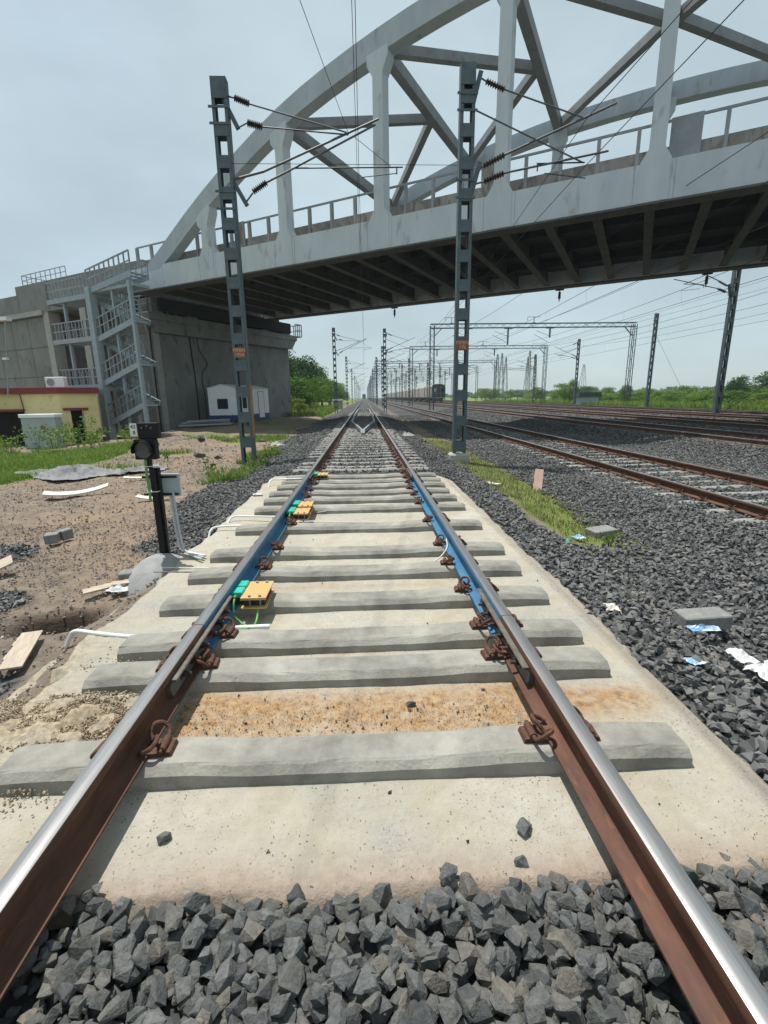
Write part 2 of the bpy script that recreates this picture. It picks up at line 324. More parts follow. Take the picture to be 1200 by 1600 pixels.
ga = {'hole_shade': (np.exp(-(((X+2.42)/.33)**4+((Y-3.53)/.19)**4))*1.3).clip(0,1).ravel(), 'bal': ballast_mask(X, Y).ravel(), 'gra': grass_mask(X, Y).ravel()}  # first mask darkens the soil in the dug hole, painting in its bank's shadow
gm = bpy.data.materials.new('ground_soil_ballast_grass'); gm.use_nodes = True; N_, L_ = gm.node_tree.nodes, gm.node_tree.links
b = N_['Principled BSDF']; b.inputs['Roughness'].default_value = .95; b.inputs['Specular IOR Level'].default_value = .2
tc = N_.new('ShaderNodeTexCoord')
def nz(s, d=8, r=.65):
    n = N_.new('ShaderNodeTexNoise'); n.inputs['Scale'].default_value = s; n.inputs['Detail'].default_value = d; n.inputs['Roughness'].default_value = r; L_.new(tc.outputs['Object'], n.inputs['Vector']); return n
def ramp(src, cols, pos):
    r = N_.new('ShaderNodeValToRGB'); e = r.color_ramp.elements; e[0].color = (*cols[0], 1); e[0].position = pos[0]; e[1].color = (*cols[-1], 1); e[1].position = pos[-1]
    for c, p in zip(cols[1:-1], pos[1:-1]): q = e.new(p); q.color = (*c, 1)
    L_.new(src, r.inputs[0]); return r.outputs[0]
def mixn(f, a, c):
    x = N_.new('ShaderNodeMix'); x.data_type = 'RGBA'; L_.new(f, x.inputs[0]); L_.new(a, x.inputs[6]); L_.new(c, x.inputs[7]); return x.outputs[2]
dirt = mixn(ramp(nz(.45, 5).outputs[0], [(0,0,0),(1,1,1)], [.42,.6]), ramp(nz(5).outputs[0], [(.11,.09,.072),(.19,.155,.125),(.27,.225,.18)], [.32,.5,.7]), ramp(nz(9).outputs[0], [(.20,.145,.10),(.31,.235,.165)], [.3,.7]))
vor = N_.new('ShaderNodeTexVoronoi'); vor.inputs['Scale'].default_value = 13; L_.new(tc.outputs['Object'], vor.inputs['Vector'])
bal = ramp(vor.outputs['Color'], [(.035,.036,.038),(.075,.077,.078),(.12,.12,.115)], [.2,.5,.9])
gra = ramp(nz(1.6).outputs[0], [(.07,.11,.02),(.13,.19,.035),(.20,.19,.08)], [.3,.5,.72])
A1 = N_.new('ShaderNodeAttribute'); A1.attribute_name = 'bal'; A2 = N_.new('ShaderNodeAttribute'); A2.attribute_name = 'gra'
A3 = N_.new('ShaderNodeAttribute'); A3.attribute_name = 'hole_shade'; dw = N_.new('ShaderNodeRGB'); dw.outputs[0].default_value = (.035,.024,.018,1)
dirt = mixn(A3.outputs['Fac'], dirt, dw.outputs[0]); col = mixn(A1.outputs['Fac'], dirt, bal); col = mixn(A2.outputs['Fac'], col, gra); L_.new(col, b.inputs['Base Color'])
ad = N_.new('ShaderNodeMath'); ad.operation = 'ADD'; L_.new(nz(22, 8, .7).outputs[0], ad.inputs[0]); mu = N_.new('ShaderNodeMath'); mu.operation = 'MULTIPLY'
L_.new(vor.outputs['Distance'], mu.inputs[0]); L_.new(A1.outputs['Fac'], mu.inputs[1]); L_.new(mu.outputs[0], ad.inputs[1])
bp = N_.new('ShaderNodeBump'); bp.inputs['Strength'].default_value = .8; bp.inputs['Distance'].default_value = .04; L_.new(ad.outputs[0], bp.inputs['Height']); L_.new(bp.outputs[0], b.inputs['Normal'])
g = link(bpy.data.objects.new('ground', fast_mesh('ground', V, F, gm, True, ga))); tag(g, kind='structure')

# ------------------------------------------------------------------ concrete slab under the jointed track
sx_ = axis([(-1.92,-1.5,.02),(-1.5,1.5,.04),(1.5,1.82,.02)]); sy_ = axis([(1.02,3,.025),(3,9.2,.05)])
X, Y = np.meshgrid(sx_, sy_); e1 = (fbm(X*0, Y, 2.3, 51)-.5)*.18+(vnoise(X*0, Y, 9, 5)-.5)*.05; e2 = (fbm(X*0+4, Y, 1.6, 57)-.5)*.08+(vnoise(X*0, Y, 11, 8)-.5)*.03
lx = -1.68+e1+.1*(Y < 2.4); rx = np.interp(Y, [1,8.3,8.8,9.2], [1.62,1.62,1.5,1.3])+e2
fy = 1.15+(fbm(X, X*0, 3, 61)-.5)*.08
sand = np.exp(-(((X+1.3)/.33)**2+((Y-1.98)/.19)**2))*(X < -.93); sand2 = sm(-1.35, -1.75, X)*sm(3.4, 2.4, Y)
Zs = .0+(fbm(X, Y, 3, 71)-.5)*.012+(fbm(X, Y, 22, 73)-.5)*.004+sand*np.abs(fbm(X, Y, 16, 75)-.35)*.22+sand2*(fbm(X, Y, 12, 77)-.2)*.08
drop = sm(0, .06, lx-X)*.14+sm(0, .03, X-rx)*.12+sm(0, .03, fy-Y)*.1; Zs = Zs-drop
rust = (np.exp(-(((Y-1.98)/.19)**4))*(.5+.45*sm(.35, .8, np.abs(X))) + .95*np.exp(-(((Y-2.40)/.06)**2)))*(np.abs(X) < .86)
rust = rust+.45*np.exp(-(((Y-1.98)/.12)**2))*sm(.9, 1.0, X)*(1-sm(1.35, 1.6, X))+.6*np.exp(-(((X-1.25)/.4)**2))*np.exp(-(((Y-2.05)/.1)**2))
rust = rust+.35*np.exp(-(((Y-3.55)/.05)**2))*(np.abs(X) < .7)+.35*np.exp(-(((Y-8.2)/.5)**2))*(fbm(X, Y, 3, 5))
rust = rust*(.35+1.7*fbm(X, Y, 4.5, 81))+.28*np.exp(-(((Y-1.98)/.2)**4))*(np.abs(X) < .86)+.5*np.exp(-(((X-.35)/.3)**2+((Y-1.9)/.06)**2))*fbm(X, Y, 9, 3)
edge = np.exp(-((Y-fy-.0)/.10)**2)+.6*np.exp(-((X-rx)/.08)**2)
V = np.stack([X.ravel(), Y.ravel(), Zs.ravel()], 1); nx, ny = len(sx_), len(sy_); idx = np.arange(nx*ny).reshape(ny, nx)
F = np.stack([idx[:-1,:-1].ravel(), idx[:-1,1:].ravel(), idx[1:,1:].ravel(), idx[1:,:-1].ravel()], 1)
sm_ = bpy.data.materials.new('pale_slab_concrete'); sm_.use_nodes = True; N_, L_ = sm_.node_tree.nodes, sm_.node_tree.links
b = N_['Principled BSDF']; b.inputs['Roughness'].default_value = .9; b.inputs['Specular IOR Level'].default_value = .3
tc = N_.new('ShaderNodeTexCoord')
base = mixn(ramp(nz(2.2, 6).outputs[0], [(0,0,0),(1,1,1)], [.4,.62]), ramp(nz(7).outputs[0], [(.33,.295,.225),(.44,.40,.315)], [.3,.68]), ramp(nz(12).outputs[0], [(.39,.37,.31),(.49,.465,.395)], [.3,.7]))
pv = N_.new('ShaderNodeTexVoronoi'); pv.inputs['Scale'].default_value = 34; L_.new(tc.outputs['Object'], pv.inputs['Vector'])
pm = N_.new('ShaderNodeMath'); pm.operation = 'MULTIPLY'; L_.new(ramp(pv.outputs['Distance'], [(1,1,1),(0,0,0)], [.07,.17]), pm.inputs[0]); L_.new(ramp(nz(3.1, 3).outputs[0], [(0,0,0),(1,1,1)], [.42,.55]), pm.inputs[1])
base = mixn(ramp(nz(1.1, 9, .7).outputs[0], [(0,0,0),(.75,.75,.75)], [.48,.66]), base, ramp(nz(40).outputs[0], [(.22,.215,.20),(.33,.325,.30)], [.35,.65]))
pv2 = N_.new('ShaderNodeTexNoise'); pv2.inputs['Scale'].default_value = 90; pv2.inputs['Detail'].default_value = 2; L_.new(tc.outputs['Object'], pv2.inputs['Vector'])
p2 = N_.new('ShaderNodeMath'); p2.operation = 'MULTIPLY'; L_.new(ramp(pv2.outputs[0], [(0,0,0),(1,1,1)], [.64,.69]), p2.inputs[0]); L_.new(ramp(nz(2.3, 4).outputs[0], [(0,0,0),(1,1,1)], [.45,.6]), p2.inputs[1])
sp = N_.new('ShaderNodeRGB'); sp.outputs[0].default_value = (.16,.14,.11,1); base = mixn(p2.outputs[0], base, sp.outputs[0])
dk = N_.new('ShaderNodeRGB'); dk.outputs[0].default_value = (.13,.10,.075,1)
base = mixn(pm.outputs[0], base, dk.outputs[0])
A = {}
for k in ('rust','edge','sand'): A[k] = N_.new('ShaderNodeAttribute'); A[k].attribute_name = k
base = mixn(A['edge'].outputs['Fac'], base, ramp(nz(20).outputs[0], [(.27,.20,.15),(.38,.30,.24)], [.35,.65]))
base = mixn(A['sand'].outputs['Fac'], base, ramp(nz(30).outputs[0], [(.20,.155,.10),(.44,.37,.26)], [.38,.6]))
rs = N_.new('ShaderNodeMath'); rs.operation = 'MULTIPLY'; L_.new(A['rust'].outputs['Fac'], rs.inputs[0]); L_.new(ramp(nz(11, 9, .75).outputs[0], [(.45,.45,.45),(1,1,1)], [.35,.6]), rs.inputs[1])
base = mixn(rs.outputs[0], base, ramp(nz(26, 6).outputs[0], [(.14,.075,.04),(.34,.20,.09),(.44,.31,.17)], [.3,.5,.7]))
L_.new(base, b.inputs['Base Color'])
bp = N_.new('ShaderNodeBump'); bp.inputs['Strength'].default_value = .8; bp.inputs['Distance'].default_value = .015; L_.new(nz(38, 9, .72).outputs[0], bp.inputs['Height']); L_.new(bp.outputs[0], b.inputs['Normal'])
me = fast_mesh('concrete_slab', V, F, sm_, True, {'rust': np.clip(rust, 0, 1).ravel(), 'edge': np.clip(edge*.8, 0, 1).ravel(), 'sand': np.clip(sand*1.1+sand2*.6, 0, 1).ravel()})
slab = link(bpy.data.objects.new('concrete_slab', me)); tag(slab, 'pale concrete track slab with orange rust stains and ragged edges', kind='structure')

# ------------------------------------------------------------------ sleepers and clips
def sleeper_mesh(name, m, seed=0, full=True):
    rr = random.Random(seed); n = 36 if full else 8
    xs = [-1.375+2.75*i/n for i in range(n+1)]; V = []; 
    for x in xs:
        a = abs(x); top = np.interp(a, [0,.45,.62,1.1,1.34,1.375], [.070,.071,.084,.085,.077,.071]); wt = np.interp(a, [0,.45,.62,1.1,1.375], [.079,.079,.081,.081,.080]); wb = wt+.028
        j = (lambda q: rr.uniform(-q, q)) if full else (lambda q: 0)
        V += [(x, -wb-.02, -.10), (x, -wb+j(.002), top-.03), (x, -wt+j(.004), top-.006+j(.002)), (x, -wt+.012+j(.004), top+j(.0015)), (x, wt-.012+j(.004), top+j(.0015)), (x, wt+j(.005), top-.008), (x, wb, top-.03), (x, wb+.02, -.10)]
    F = []
    for i in range(n):
        for k in range(7): F.append((i*8+k, i*8+8+k, i*8+9+k, i*8+k+1)[::-1])
    F += [tuple(range(8))[::-1], tuple(range(n*8, n*8+8))]
    me = bpy.data.meshes.new(name); me.from_pydata(V, [], [f[::-1] for f in F]); me.materials.append(m); me.update(); return me
def clip_mesh(lod=0):
    mb = MB()
    k = 5 if lod == 0 else 2; n = 7 if lod == 0 else 4
    P = [(.045,-.055,.022),(.045,.0,.024),(.045,.055,.026),(.038,.078,.040),(.014,.082,.062),(-.014,.068,.066),(-.022,.040,.050),(-.004,.022,.030),(.020,.0,.058),(.030,-.030,.062),(.018,-.056,.050),(-.012,-.060,.034),(-.036,-.048,.024)]
    mb.tube(catmull(P, k), .009, n)
    mb.tube([(.045,-.038,.020),(.045,.038,.020)], .017, 10 if lod == 0 else 6)       # cast shoulder eye
    mb.prism([(.030,-.004),(.085,-.004),(.078,.012),(.036,.018)], -.04, .04, 'xz')
    mb.box(-.02, .03, -.045, .045, .0, .014)
    me = mb.mesh('rail_clip', M_['rustclip']); me.polygons.foreach_set('use_smooth', [True]*len(me.polygons)); me.set_sharp_from_angle(angle=R(45)); return me
CL0, CL1 = clip_mesh(0), clip_mesh(1)
SM = [sleeper_mesh('concrete_sleeper', M_['sleeper'], i) for i in range(5)]
SMo = [sleeper_mesh('ballasted_sleeper', M_['sleeper_old'], 20+i) for i in range(3)]
SMf = sleeper_mesh('far_sleeper', M_['sleeper_old'], 40, False)
def clips(s, cx, z, lod):
    for x, rz in ((-.795,0),(-.945,math.pi),(.795,math.pi),(.945,0)):
        o = part('rail_clip', CL0 if lod == 0 else CL1, s, (x, 0, .092), (0, 0, rz+random.uniform(-.12,.12)))
SF = [1.57,2.2,2.54,3.1,3.68,4.21,5.09,6.01,6.59,7.08,7.63,8.06,8.6]
SL = ['nearest concrete sleeper on the slab, crossing the whole foreground','sleeper bordering the big rust stain, second from the front on the slab','third sleeper from the front, close behind the second at the rail joint',
 'fourth sleeper from the front, under the nearest ochre sensor bracket','fifth sleeper from the front, just behind the nearest ochre sensor','sixth sleeper from the front, behind the thin cable crossing the slab',
 'seventh sleeper from the front, between two wide bare stretches of slab','sleeper just behind the second wide bare stretch, beside the paired sensors','ninth sleeper from the front, behind the paired ochre sensors',
 'tenth sleeper from the front on the slab','third last sleeper on the slab, just before the far rail joint','second last sleeper on the slab, at the far rail joint','last sleeper at the far end of the slab, by the farthest ochre sensor']
for i, (y, lb) in enumerate(zip(SF, SL)):
    s = part('concrete_sleeper', SM[i % 5], None, (random.uniform(-.015,.015), y+.105, 0), (0, 0, random.uniform(-.006,.012)))
    if i % 2: s.scale.x = -1
    tag(s, lb, 'sleeper', 'sleepers on the concrete slab'); clips(s, 0, 0, 0)
ys = [9.42, 9.82]; 
while ys[-1] < 46: ys.append(ys[-1]+.6+random.uniform(-.03,.03))
for i, y in enumerate(ys):
    s = part('concrete_sleeper', SMo[i % 3] if y < 18 else SMf, None, (random.uniform(-.02,.02), y+.1, random.uniform(-.012,.0)), (0, 0, random.uniform(-.01,.01)))
    tag(s, 'half buried concrete sleeper in dark ballast beyond the slab on the middle track', 'sleeper', 'sleepers of the middle track in ballast')
    if y < 26: clips(s, 0, 0, 1)
y = 2.5; i = 0; YS2 = []
while y < 42:
    s = part('concrete_sleeper', SMo[i % 3] if y < 14 else SMf, None, (TR2+random.uniform(-.03,.03), y, TR2Z-.247+random.uniform(-.004,.01)), (0, 0, random.uniform(-.015,.015)))
    tag(s, 'pale sleeper end showing through ballast under the rusty second track', 'sleeper', 'sleepers of the second track')
    if y < 20: clips(s, 0, 0, 1)
    YS2.append(y); y += .6+random.uniform(-.02,.02); i += 1
mb = MB()
for cx in YARD[:2]:
    y = 8
    while y < 70:
        mb.box(cx-1.37, cx+1.37, y-.12, y+.12, YZ-.3, YZ-.16+random.uniform(-.01,.005)); y += .62
tag(mb.build('yard_sleepers', M_['sleeper_old']), 'rows of sleepers barely showing under the far yard tracks', kind='stuff')

# ------------------------------------------------------------------ rails
HALF = [(.068,0),(.068,.009),(.05,.0125),(.02,.021),(.0095,.032),(.0078,.05),(.0078,.098),(.012,.112),(.0325,.119),(.0335,.124),(.0335,.144),(.030,.151),(.020,.1548),(0,.156)]
PROF = HALF+[(-x, z) for x, z in HALF[:-1]][::-1]
def rail(name, cx, y0, y1, zt, label, body, group=None, step=None, wander=0):
    n = max(1, int((y1-y0)/(step or (y1-y0)))); mb = MB(); k = len(PROF); V = []
    for i in range(n+1):
        y = y0+(y1-y0)*i/n
        V += [(cx+px, y, zt-.156+pz) for px, pz in PROF]
    Fs = []; Ms = []
    for i in range(n):
        for j in range(k):
            a, c = i*k+j, i*k+(j+1) % k
            Fs.append((a, c, c+k, a+k)); Ms.append(1 if (11 <= j <= 14 or (j in (10,15) and False)) else 0)
    Fs += [tuple(range(k))[::-1], tuple(range(n*k, n*k+k))]; Ms += [0, 0]
    mb.v = V; mb.f = Fs; mb.m = Ms; mb.n = len(V)
    o = mb.build(name, [body, M_['polish']]); o.data.polygons.foreach_set('use_smooth', [True]*len(o.data.polygons)); o.data.set_sharp_from_angle(angle=R(35)); tag(o, label, 'rail', group); return o
J1, J2 = 2.463, 8.06
rails = {}
for sx, nm in ((-1,'left'),(1,'right')):
    rails[sx, 0] = rail('rail', sx*.872, -1.2, J1-.003, .247, f'brown rusty near {nm} rail with shiny worn head, running to the first joint', M_['rust'], 'rails of the middle track')
    rails[sx, 1] = rail('rail', sx*.872, J1+.003, J2-.003, .247, f'blue painted {nm} rail between the two joints on the slab', M_['bluerail'], 'rails of the middle track')
    rails[sx, 2] = rail('rail', sx*.872, J2+.003, 560, .247, f'long {nm} rail of the middle track running from the slab to the horizon', M_['rust'], 'rails of the middle track', 60)
    rail('rail', TR2+sx*.872, -3, 560, TR2Z, f'rusty red {nm} rail of the second track at right', M_['rust'], 'rails of the second track', 60)
for k, (cx, wd) in enumerate(zip(YARD, ('third','fourth','fifth','sixth'))):
    for sx, nm in ((-1,'near'),(1,'far')):
        rail('rail', cx+sx*.872, -6, 560, YZ, f'{nm} brown rail of the {wd} track across the yard', M_['rust_far'], 'rails of the yard tracks', 120)
# fishplates and bolts (parts of the near rails)
def fishplate(parent, sx, yj, side, length, lip):
    x0 = sx*.872; q = side; mb = MB()
    prof = [(q*.0095,.030),(q*.034,.026),(q*.040,.034),(q*.030,.048),(q*.028,.085),(q*.036,.098),(q*.040,.104),(q*.040+q*lip,.112),(q*.036+q*lip,.118),(q*.0335,.1185),(q*.012,.111),(q*.0095,.098)]
    mb.prism([(x0+a, .091+b_) for a, b_ in prof], yj-length/2, yj+length/2, 'xz')
    fp = mb.build('fishplate', M_['plate'], parent)
    for k in range(6):
        yb = yj+(-.5+(k+.5)/6)*length*.86
        mb = MB(); mb.tube([(x0+q*.028, yb, .091+.066),(x0+q*.052, yb, .091+.066)], .017, 6)
        mb.tube([(x0+q*.052, yb, .157),(x0+q*.078, yb, .157)], .010, 8)
        mb.box(x0+q*.026 if q > 0 else x0+q*.032, x0+q*.032 if q > 0 else x0+q*.026, yb-.024, yb+.024, .135, .179)
        o = mb.build('bolt', M_['rustclip' if k % 2 else 'blacksteel'])
        o.parent = fp; KIDS.setdefault(fp.name, []).append(o)
for sx in (-1, 1):
    for side in (-1, 1):
        fishplate(rails[sx, 0], sx, J1, side, .96, .022 if side == -sx else 0)
        fishplate(rails[sx, 2], sx, J2, side, .90, .012 if side == -sx else 0)
# guard rails converging between the running rails
mb = MB()
for sx in (-1, 1):
    pts = [(sx*.03,17.9,.12),(sx*.05,19.3,.17),(sx*.33,22.6,.19),(sx*.585,25.2,.2),(sx*.60,27,.2),(sx*.60,47,.2),(sx*.58,51,.2),(sx*.35,55,.18)]
    for a, c in zip(pts[:-1], pts[1:]): mb.beam(a, c, .075, .13)
mb.box(-.14, .14, 17.75, 18.0, .02, .1)
tag(mb.build('guard_rail', M_['galv']), 'pale guard rails meeting in a point between the running rails under the bridge', 'guard rail')

# ------------------------------------------------------------------ ballast stones
def rock_arrays(n_pts, seed):
    rr = random.Random(seed); bm = bmesh.new()
    for _ in range(n_pts):
        v = Vector((rr.gauss(0,1), rr.gauss(0,1), rr.gauss(0,1))).normalized()*rr.uniform(.74,1.08)
        v = Vector((v.x*1.0, v.y*rr.uniform(.7,.85), v.z*rr.uniform(.55,.75))); bm.verts.new(v)
    r = bmesh.ops.convex_hull(bm, input=bm.verts); 
    bmesh.ops.delete(bm, geom=[e for e in r['geom_interior'] if isinstance(e, bmesh.types.BMVert)], context='VERTS')
    bmesh.ops.triangulate(bm, faces=bm.faces); bm.verts.index_update()
    V = np.array([v.co[:] for v in bm.verts]); F = np.array([[v.index for v in f.verts] for f in bm.faces]); bm.free()
    return V, F
RK = [rock_arrays(17, s) for s in range(12)]; RKs = [rock_arrays(8, 50+s) for s in range(8)]
def rotmats(n, tilt=1.0):
    a = rng.uniform(0, 2*np.pi, n); t = rng.uniform(-1, 1, (n, 2))*tilt
    ca, sa = np.cos(a), np.sin(a); Rz = np.zeros((n,3,3)); Rz[:,0,0]=ca; Rz[:,0,1]=-sa; Rz[:,1,0]=sa; Rz[:,1,1]=ca; Rz[:,2,2]=1
    cx, sx2 = np.cos(t[:,0]), np.sin(t[:,0]); Rx = np.zeros((n,3,3)); Rx[:,0,0]=1; Rx[:,1,1]=cx; Rx[:,1,2]=-sx2; Rx[:,2,1]=sx2; Rx[:,2,2]=cx
    cy, sy2 = np.cos(t[:,1]), np.sin(t[:,1]); Ry = np.zeros((n,3,3)); Ry[:,1,1]=1; Ry[:,0,0]=cy; Ry[:,0,2]=sy2; Ry[:,2,0]=-sy2; Ry[:,2,2]=cy
    return Rz @ Rx @ Ry
def scatter(pts, size, kinds, tilt=.7):
    """pts (n,3), size (n,) half size -> V,F,rnd"""
    n = len(pts); Rm = rotmats(n, tilt); which = rng.integers(0, len(kinds), n); rnd = rng.random(n); Vs = []; Fs = []; As = []; off = 0
    for k, (kv, kf) in enumerate(kinds):
        ii = np.where(which == k)[0]
        if not len(ii): continue
        P = np.einsum('nij,vj->nvi', Rm[ii], kv)*size[ii][:, None, None]+pts[ii][:, None, :]
        Vs.append(P.reshape(-1, 3)); Fs.append((kf[None]+(np.arange(len(ii))*len(kv))[:, None, None]+off).reshape(-1, 3)); As.append(np.repeat(rnd[ii], len(kv))); off += len(ii)*len(kv)
    return np.concatenate(Vs), np.concatenate(Fs), np.concatenate(As)
def sleeper_top(x, y): return None
def in_frame(P, m=60):
    w_ = P-np.array(CAM); zc = w_ @ np.array(fw); u = 600+739.83*(w_ @ np.array(r_))/zc; v = 800+739.83*(w_ @ np.array(d_))/zc
    return (zc > .2) & (u > -m) & (u < 1200+m) & (v < 1600+m*2)
def region(x0, x1, y0, y1, per_m2, f=None, lo=.03, hi=.048, zoff=0, layers=1):
    n = int((x1-x0)*(y1-y0)*per_m2); x = rng.uniform(x0, x1, n); y = rng.uniform(y0, y1, n); s_ = rng.uniform(lo, hi, n)*rng.uniform(.75,1.2,n)
    z = ground_z(x, y)+s_*.3+zoff+rng.uniform(0, .02, n)
    P = np.stack([x, y, z], 1); k = in_frame(P, 150)
    if f is not None: k &= f(x, y)
    return P[k], s_[k]
S_ = []
# foreground heap in front of the slab
a = region(-3.4, 4.2, .12, 1.18, 820, lambda x, y: (y < 1.165+(fbm(x, x*0, 3, 61)-.5)*.08) & (np.abs(np.abs(x)-.872) > .072), .029, .050, .0)
S_.append(a)
a2 = region(-3.4, 4.2, .12, 1.14, 360, lambda x, y: (np.abs(np.abs(x)-.872) > .092), .028, .048, .032)
S_.append(a2)
for xa, xb in ((-.775,-.60),(.60,.775),(.965,1.12),(-1.12,-.965)):
    S_.append(region(xa, xb, .12, 1.12, 520, lambda x, y: np.abs(np.abs(x)-.872) > .09, .026, .042, .055))
for xa, xb in ((-.97,-.77),(.77,.97)):
    for zo in (.0, .062): S_.append(region(xa, xb, .12, 1.16, 620, None, .024, .036, zo))
fringe = region(-1.6, 1.8, 1.14, 1.20, 40, lambda x, y: (np.abs(np.abs(x)-.872) > .10), .026, .042, .06); S_.append(fringe)
P = np.concatenate([q[0] for q in S_]); s_ = np.concatenate([q[1] for q in S_])
vis = in_frame(P, -5); dist = np.linalg.norm(P-np.array(CAM), axis=1); score = np.where(vis, s_/dist*(1+2*(P[:,2]+.05)), 0)
pick = np.argsort(-score)[:296]; rest = np.ones(len(P), bool); rest[pick] = False
bed = tag(link(bpy.data.objects.new('ballast_bed', None)), kind='structure')
V, F, A_ = scatter(P[rest], s_[rest], RK); o = link(bpy.data.objects.new('ballast_stones', fast_mesh('ballast_stones', V, F, M_['stone'], attrs={'rnd': A_}))); tag(o, kind='stuff'); setp(o, bed)
rm = []
for i, (kv, kf) in enumerate(RK):
    for j in range(3):
        rm.append(fast_mesh('stone', kv*.04, kf, M_['stone'], attrs={'rnd': np.full(len(kv), rng.random())}))
for i in pick:
    part('stone', random.choice(rm), bed, tuple(P[i]), (random.uniform(-.7,.7), random.uniform(-.7,.7), random.uniform(0,6.28)), (s_[i]/.04,)*3)
# right shoulder, ditch sides, second track, left shoulder, cribs
def okstone(x, y):
    bm_ = ballast_mask(x, y) > rng.random(len(x))*.7+.15
    onslab = (x > -1.72) & (x < 1.60) & (y > 1.15) & (y < 9.12)
    r2 = np.abs(np.abs(x-TR2)-.872) < .1
    r1 = np.abs(np.abs(x)-.872) < .1
    return bm_ & ~onslab & ~r2 & ~r1
C = []
C.append(region(1.58, 4.6, 1.0, 5.0, 560, okstone, .026, .044)); C.append(region(1.5, 5.2, 5.0, 10, 430, okstone, .028, .044)); C.append(region(4.6, 8.6, 2.2, 10, 330, okstone, .028, .042))
C.append(region(-5.6, -1.6, 2.2, 10, 430, okstone, .024, .04)); C.append(region(-3.7, 5.0, 9.6, 16, 300, okstone, .03, .045)); C.append(region(5.0, 12, 8, 20, 190, okstone, .035, .05))
C.append(region(-1.5, 1.5, 9.1, 16, 210, okstone, .028, .04, .0))
def on_slp(x, y, ysl, cx=0):
    d = np.min(np.abs(y[:, None]-np.array(ysl)[None]-.1), axis=1); return (d < .11) & (np.abs(x-cx) < 1.38)
ysn = np.array(ys)
P = np.concatenate([q[0] for q in C]); s_ = np.concatenate([q[1] for q in C])
k = ~((P[:,1] > 9) & (P[:,1] < 40) & on_slp(P[:,0], P[:,1], ysn) & (rng.random(len(P)) > .1)) & ~(on_slp(P[:,0], P[:,1]+.1, np.array(YS2), TR2) & (rng.random(len(P)) > .18)); P, s_ = P[k], s_[k]
V, F, A_ = scatter(P, s_, RKs)
o = link(bpy.data.objects.new('ballast_shoulder', fast_mesh('ballast_shoulder', V, F, M_['stonefar'], attrs={'rnd': A_}))); tag(o, 'dark ballast stones heaped beside and between the tracks', kind='stuff')
C = [region(-3.8, 5.2, 16, 46, 75, okstone, .05, .075), region(5.2, 14, 18, 60, 42, okstone, .06, .09), region(8, 13, 6, 18, 130, okstone, .035, .055), region(12, 31, 14, 70, 14, okstone, .07, .12)]
P = np.concatenate([q[0] for q in C]); s_ = np.concatenate([q[1] for q in C])
k = ~(on_slp(P[:,0], P[:,1], ysn) & (P[:,1] > 9)); P, s_ = P[k], s_[k]; P[:,2] -= s_*.35
V, F, A_ = scatter(P, s_, RKs)
o = link(bpy.data.objects.new('far_ballast', fast_mesh('far_ballast', V, F, M_['stonefar'], attrs={'rnd': A_}))); tag(o, 'distant ballast stones along the tracks under and beyond the bridge', kind='stuff')
# reddish gravel on the dirt at the left
def okgr(x, y): return (((x+2.42)/.33)**2+((y-3.5)/.19)**2 > 1) & (ballast_mask(x, y) < .6) & (fbm(x, y, 1.2, 91) > rng.random(len(x))*.9) & (grass_mask(x, y) < .5)
C = [region(-6.5, -1.68, 1.6, 7, 900, okgr, .006, .02), region(-10, -1.8, 6, 16, 160, okgr, .008, .028), region(-14, -3, 14, 26, 14, okgr, .02, .06)]
P = np.concatenate([q[0] for q in C]); s_ = np.concatenate([q[1] for q in C]); V, F, A_ = scatter(P, s_, RKs)
o = link(bpy.data.objects.new('loose_gravel', fast_mesh('loose_gravel', V, F, M_['gravel'], attrs={'rnd': A_}))); tag(o, 'small reddish gravel strewn over the bare soil at left', kind='stuff')
# specks and rust flakes on the slab
n = 5200; x = rng.uniform(-1.6, 1.6, n); y = 1.15+rng.random(n)**1.6*7.5
hot = rng.random(n) < .5; y = np.where(hot, rng.normal(1.93, .10, n), y); x = np.where(hot, rng.uniform(-.85, .8, n), x)
s_ = np.where(rng.random(n) < .03, rng.uniform(.006, .011, n), rng.uniform(.0012, .004, n)); k = np.min(np.abs(y[:, None]-np.array(SF)[None]-.105), axis=1) > .11
P = np.stack([x, y, s_*.3+.004], 1)[k]; V, F, A_ = scatter(P, s_[k], RKs, .3)
o = link(bpy.data.objects.new('slab_debris', fast_mesh('slab_debris', V, F, M_['pebble'], attrs={'rnd': A_}))); tag(o, 'tiny dark crumbs and rust flakes scattered over the slab', kind='stuff')
n = 14000; x = rng.normal(-1.36, .28, n); y = rng.normal(1.99, .19, n); k = (x < -.95) & (np.abs(y-2.305) > .12) & (np.abs(y-1.675) > .10); s_ = rng.uniform(.003, .011, n); P = np.stack([x, y, .006+.03*np.exp(-(((x+1.3)/.3)**2))*rng.random(n)], 1)[k]
V, F, A_ = scatter(P, s_[k], RKs); o = link(bpy.data.objects.new('sand_crumbs', fast_mesh('sand_crumbs', V, F, M_['sandc'], attrs={'rnd': A_}))); tag(o, 'heap of pale sandy mortar crumbs on the slab left of the rail', kind='stuff')
def lone(x, y, s, lb, sc3=(1,1,1), z=.0, rz=0, k=0):
    o = part('stone', rm[k], None, (x, y, z+s*sc3[2]*.5), (0, .1, rz), tuple(s*q/.04 for q in sc3)); tag(o, lb, 'stone', 'loose stones on the slab'); return o
lone(-.63, 1.35, .034, 'lone dark stone lying on the pale slab near the left rail', (1,.9,.8), rz=.6, k=2)
lone(.605, 1.315, .042, 'larger lone dark stone on the slab near the right rail', (1.1,.85,.8), rz=1.2, k=5)
lone(.285, 2.02, .026, 'small dark stone on the rust stained part of the slab', (1.2,.7,.8), rz=.2, k=9)
lone(.66, 2.12, .014, 'tiny grey pebble on the rust stain beside the second sleeper', (1,.8,.8), rz=.2, k=14)
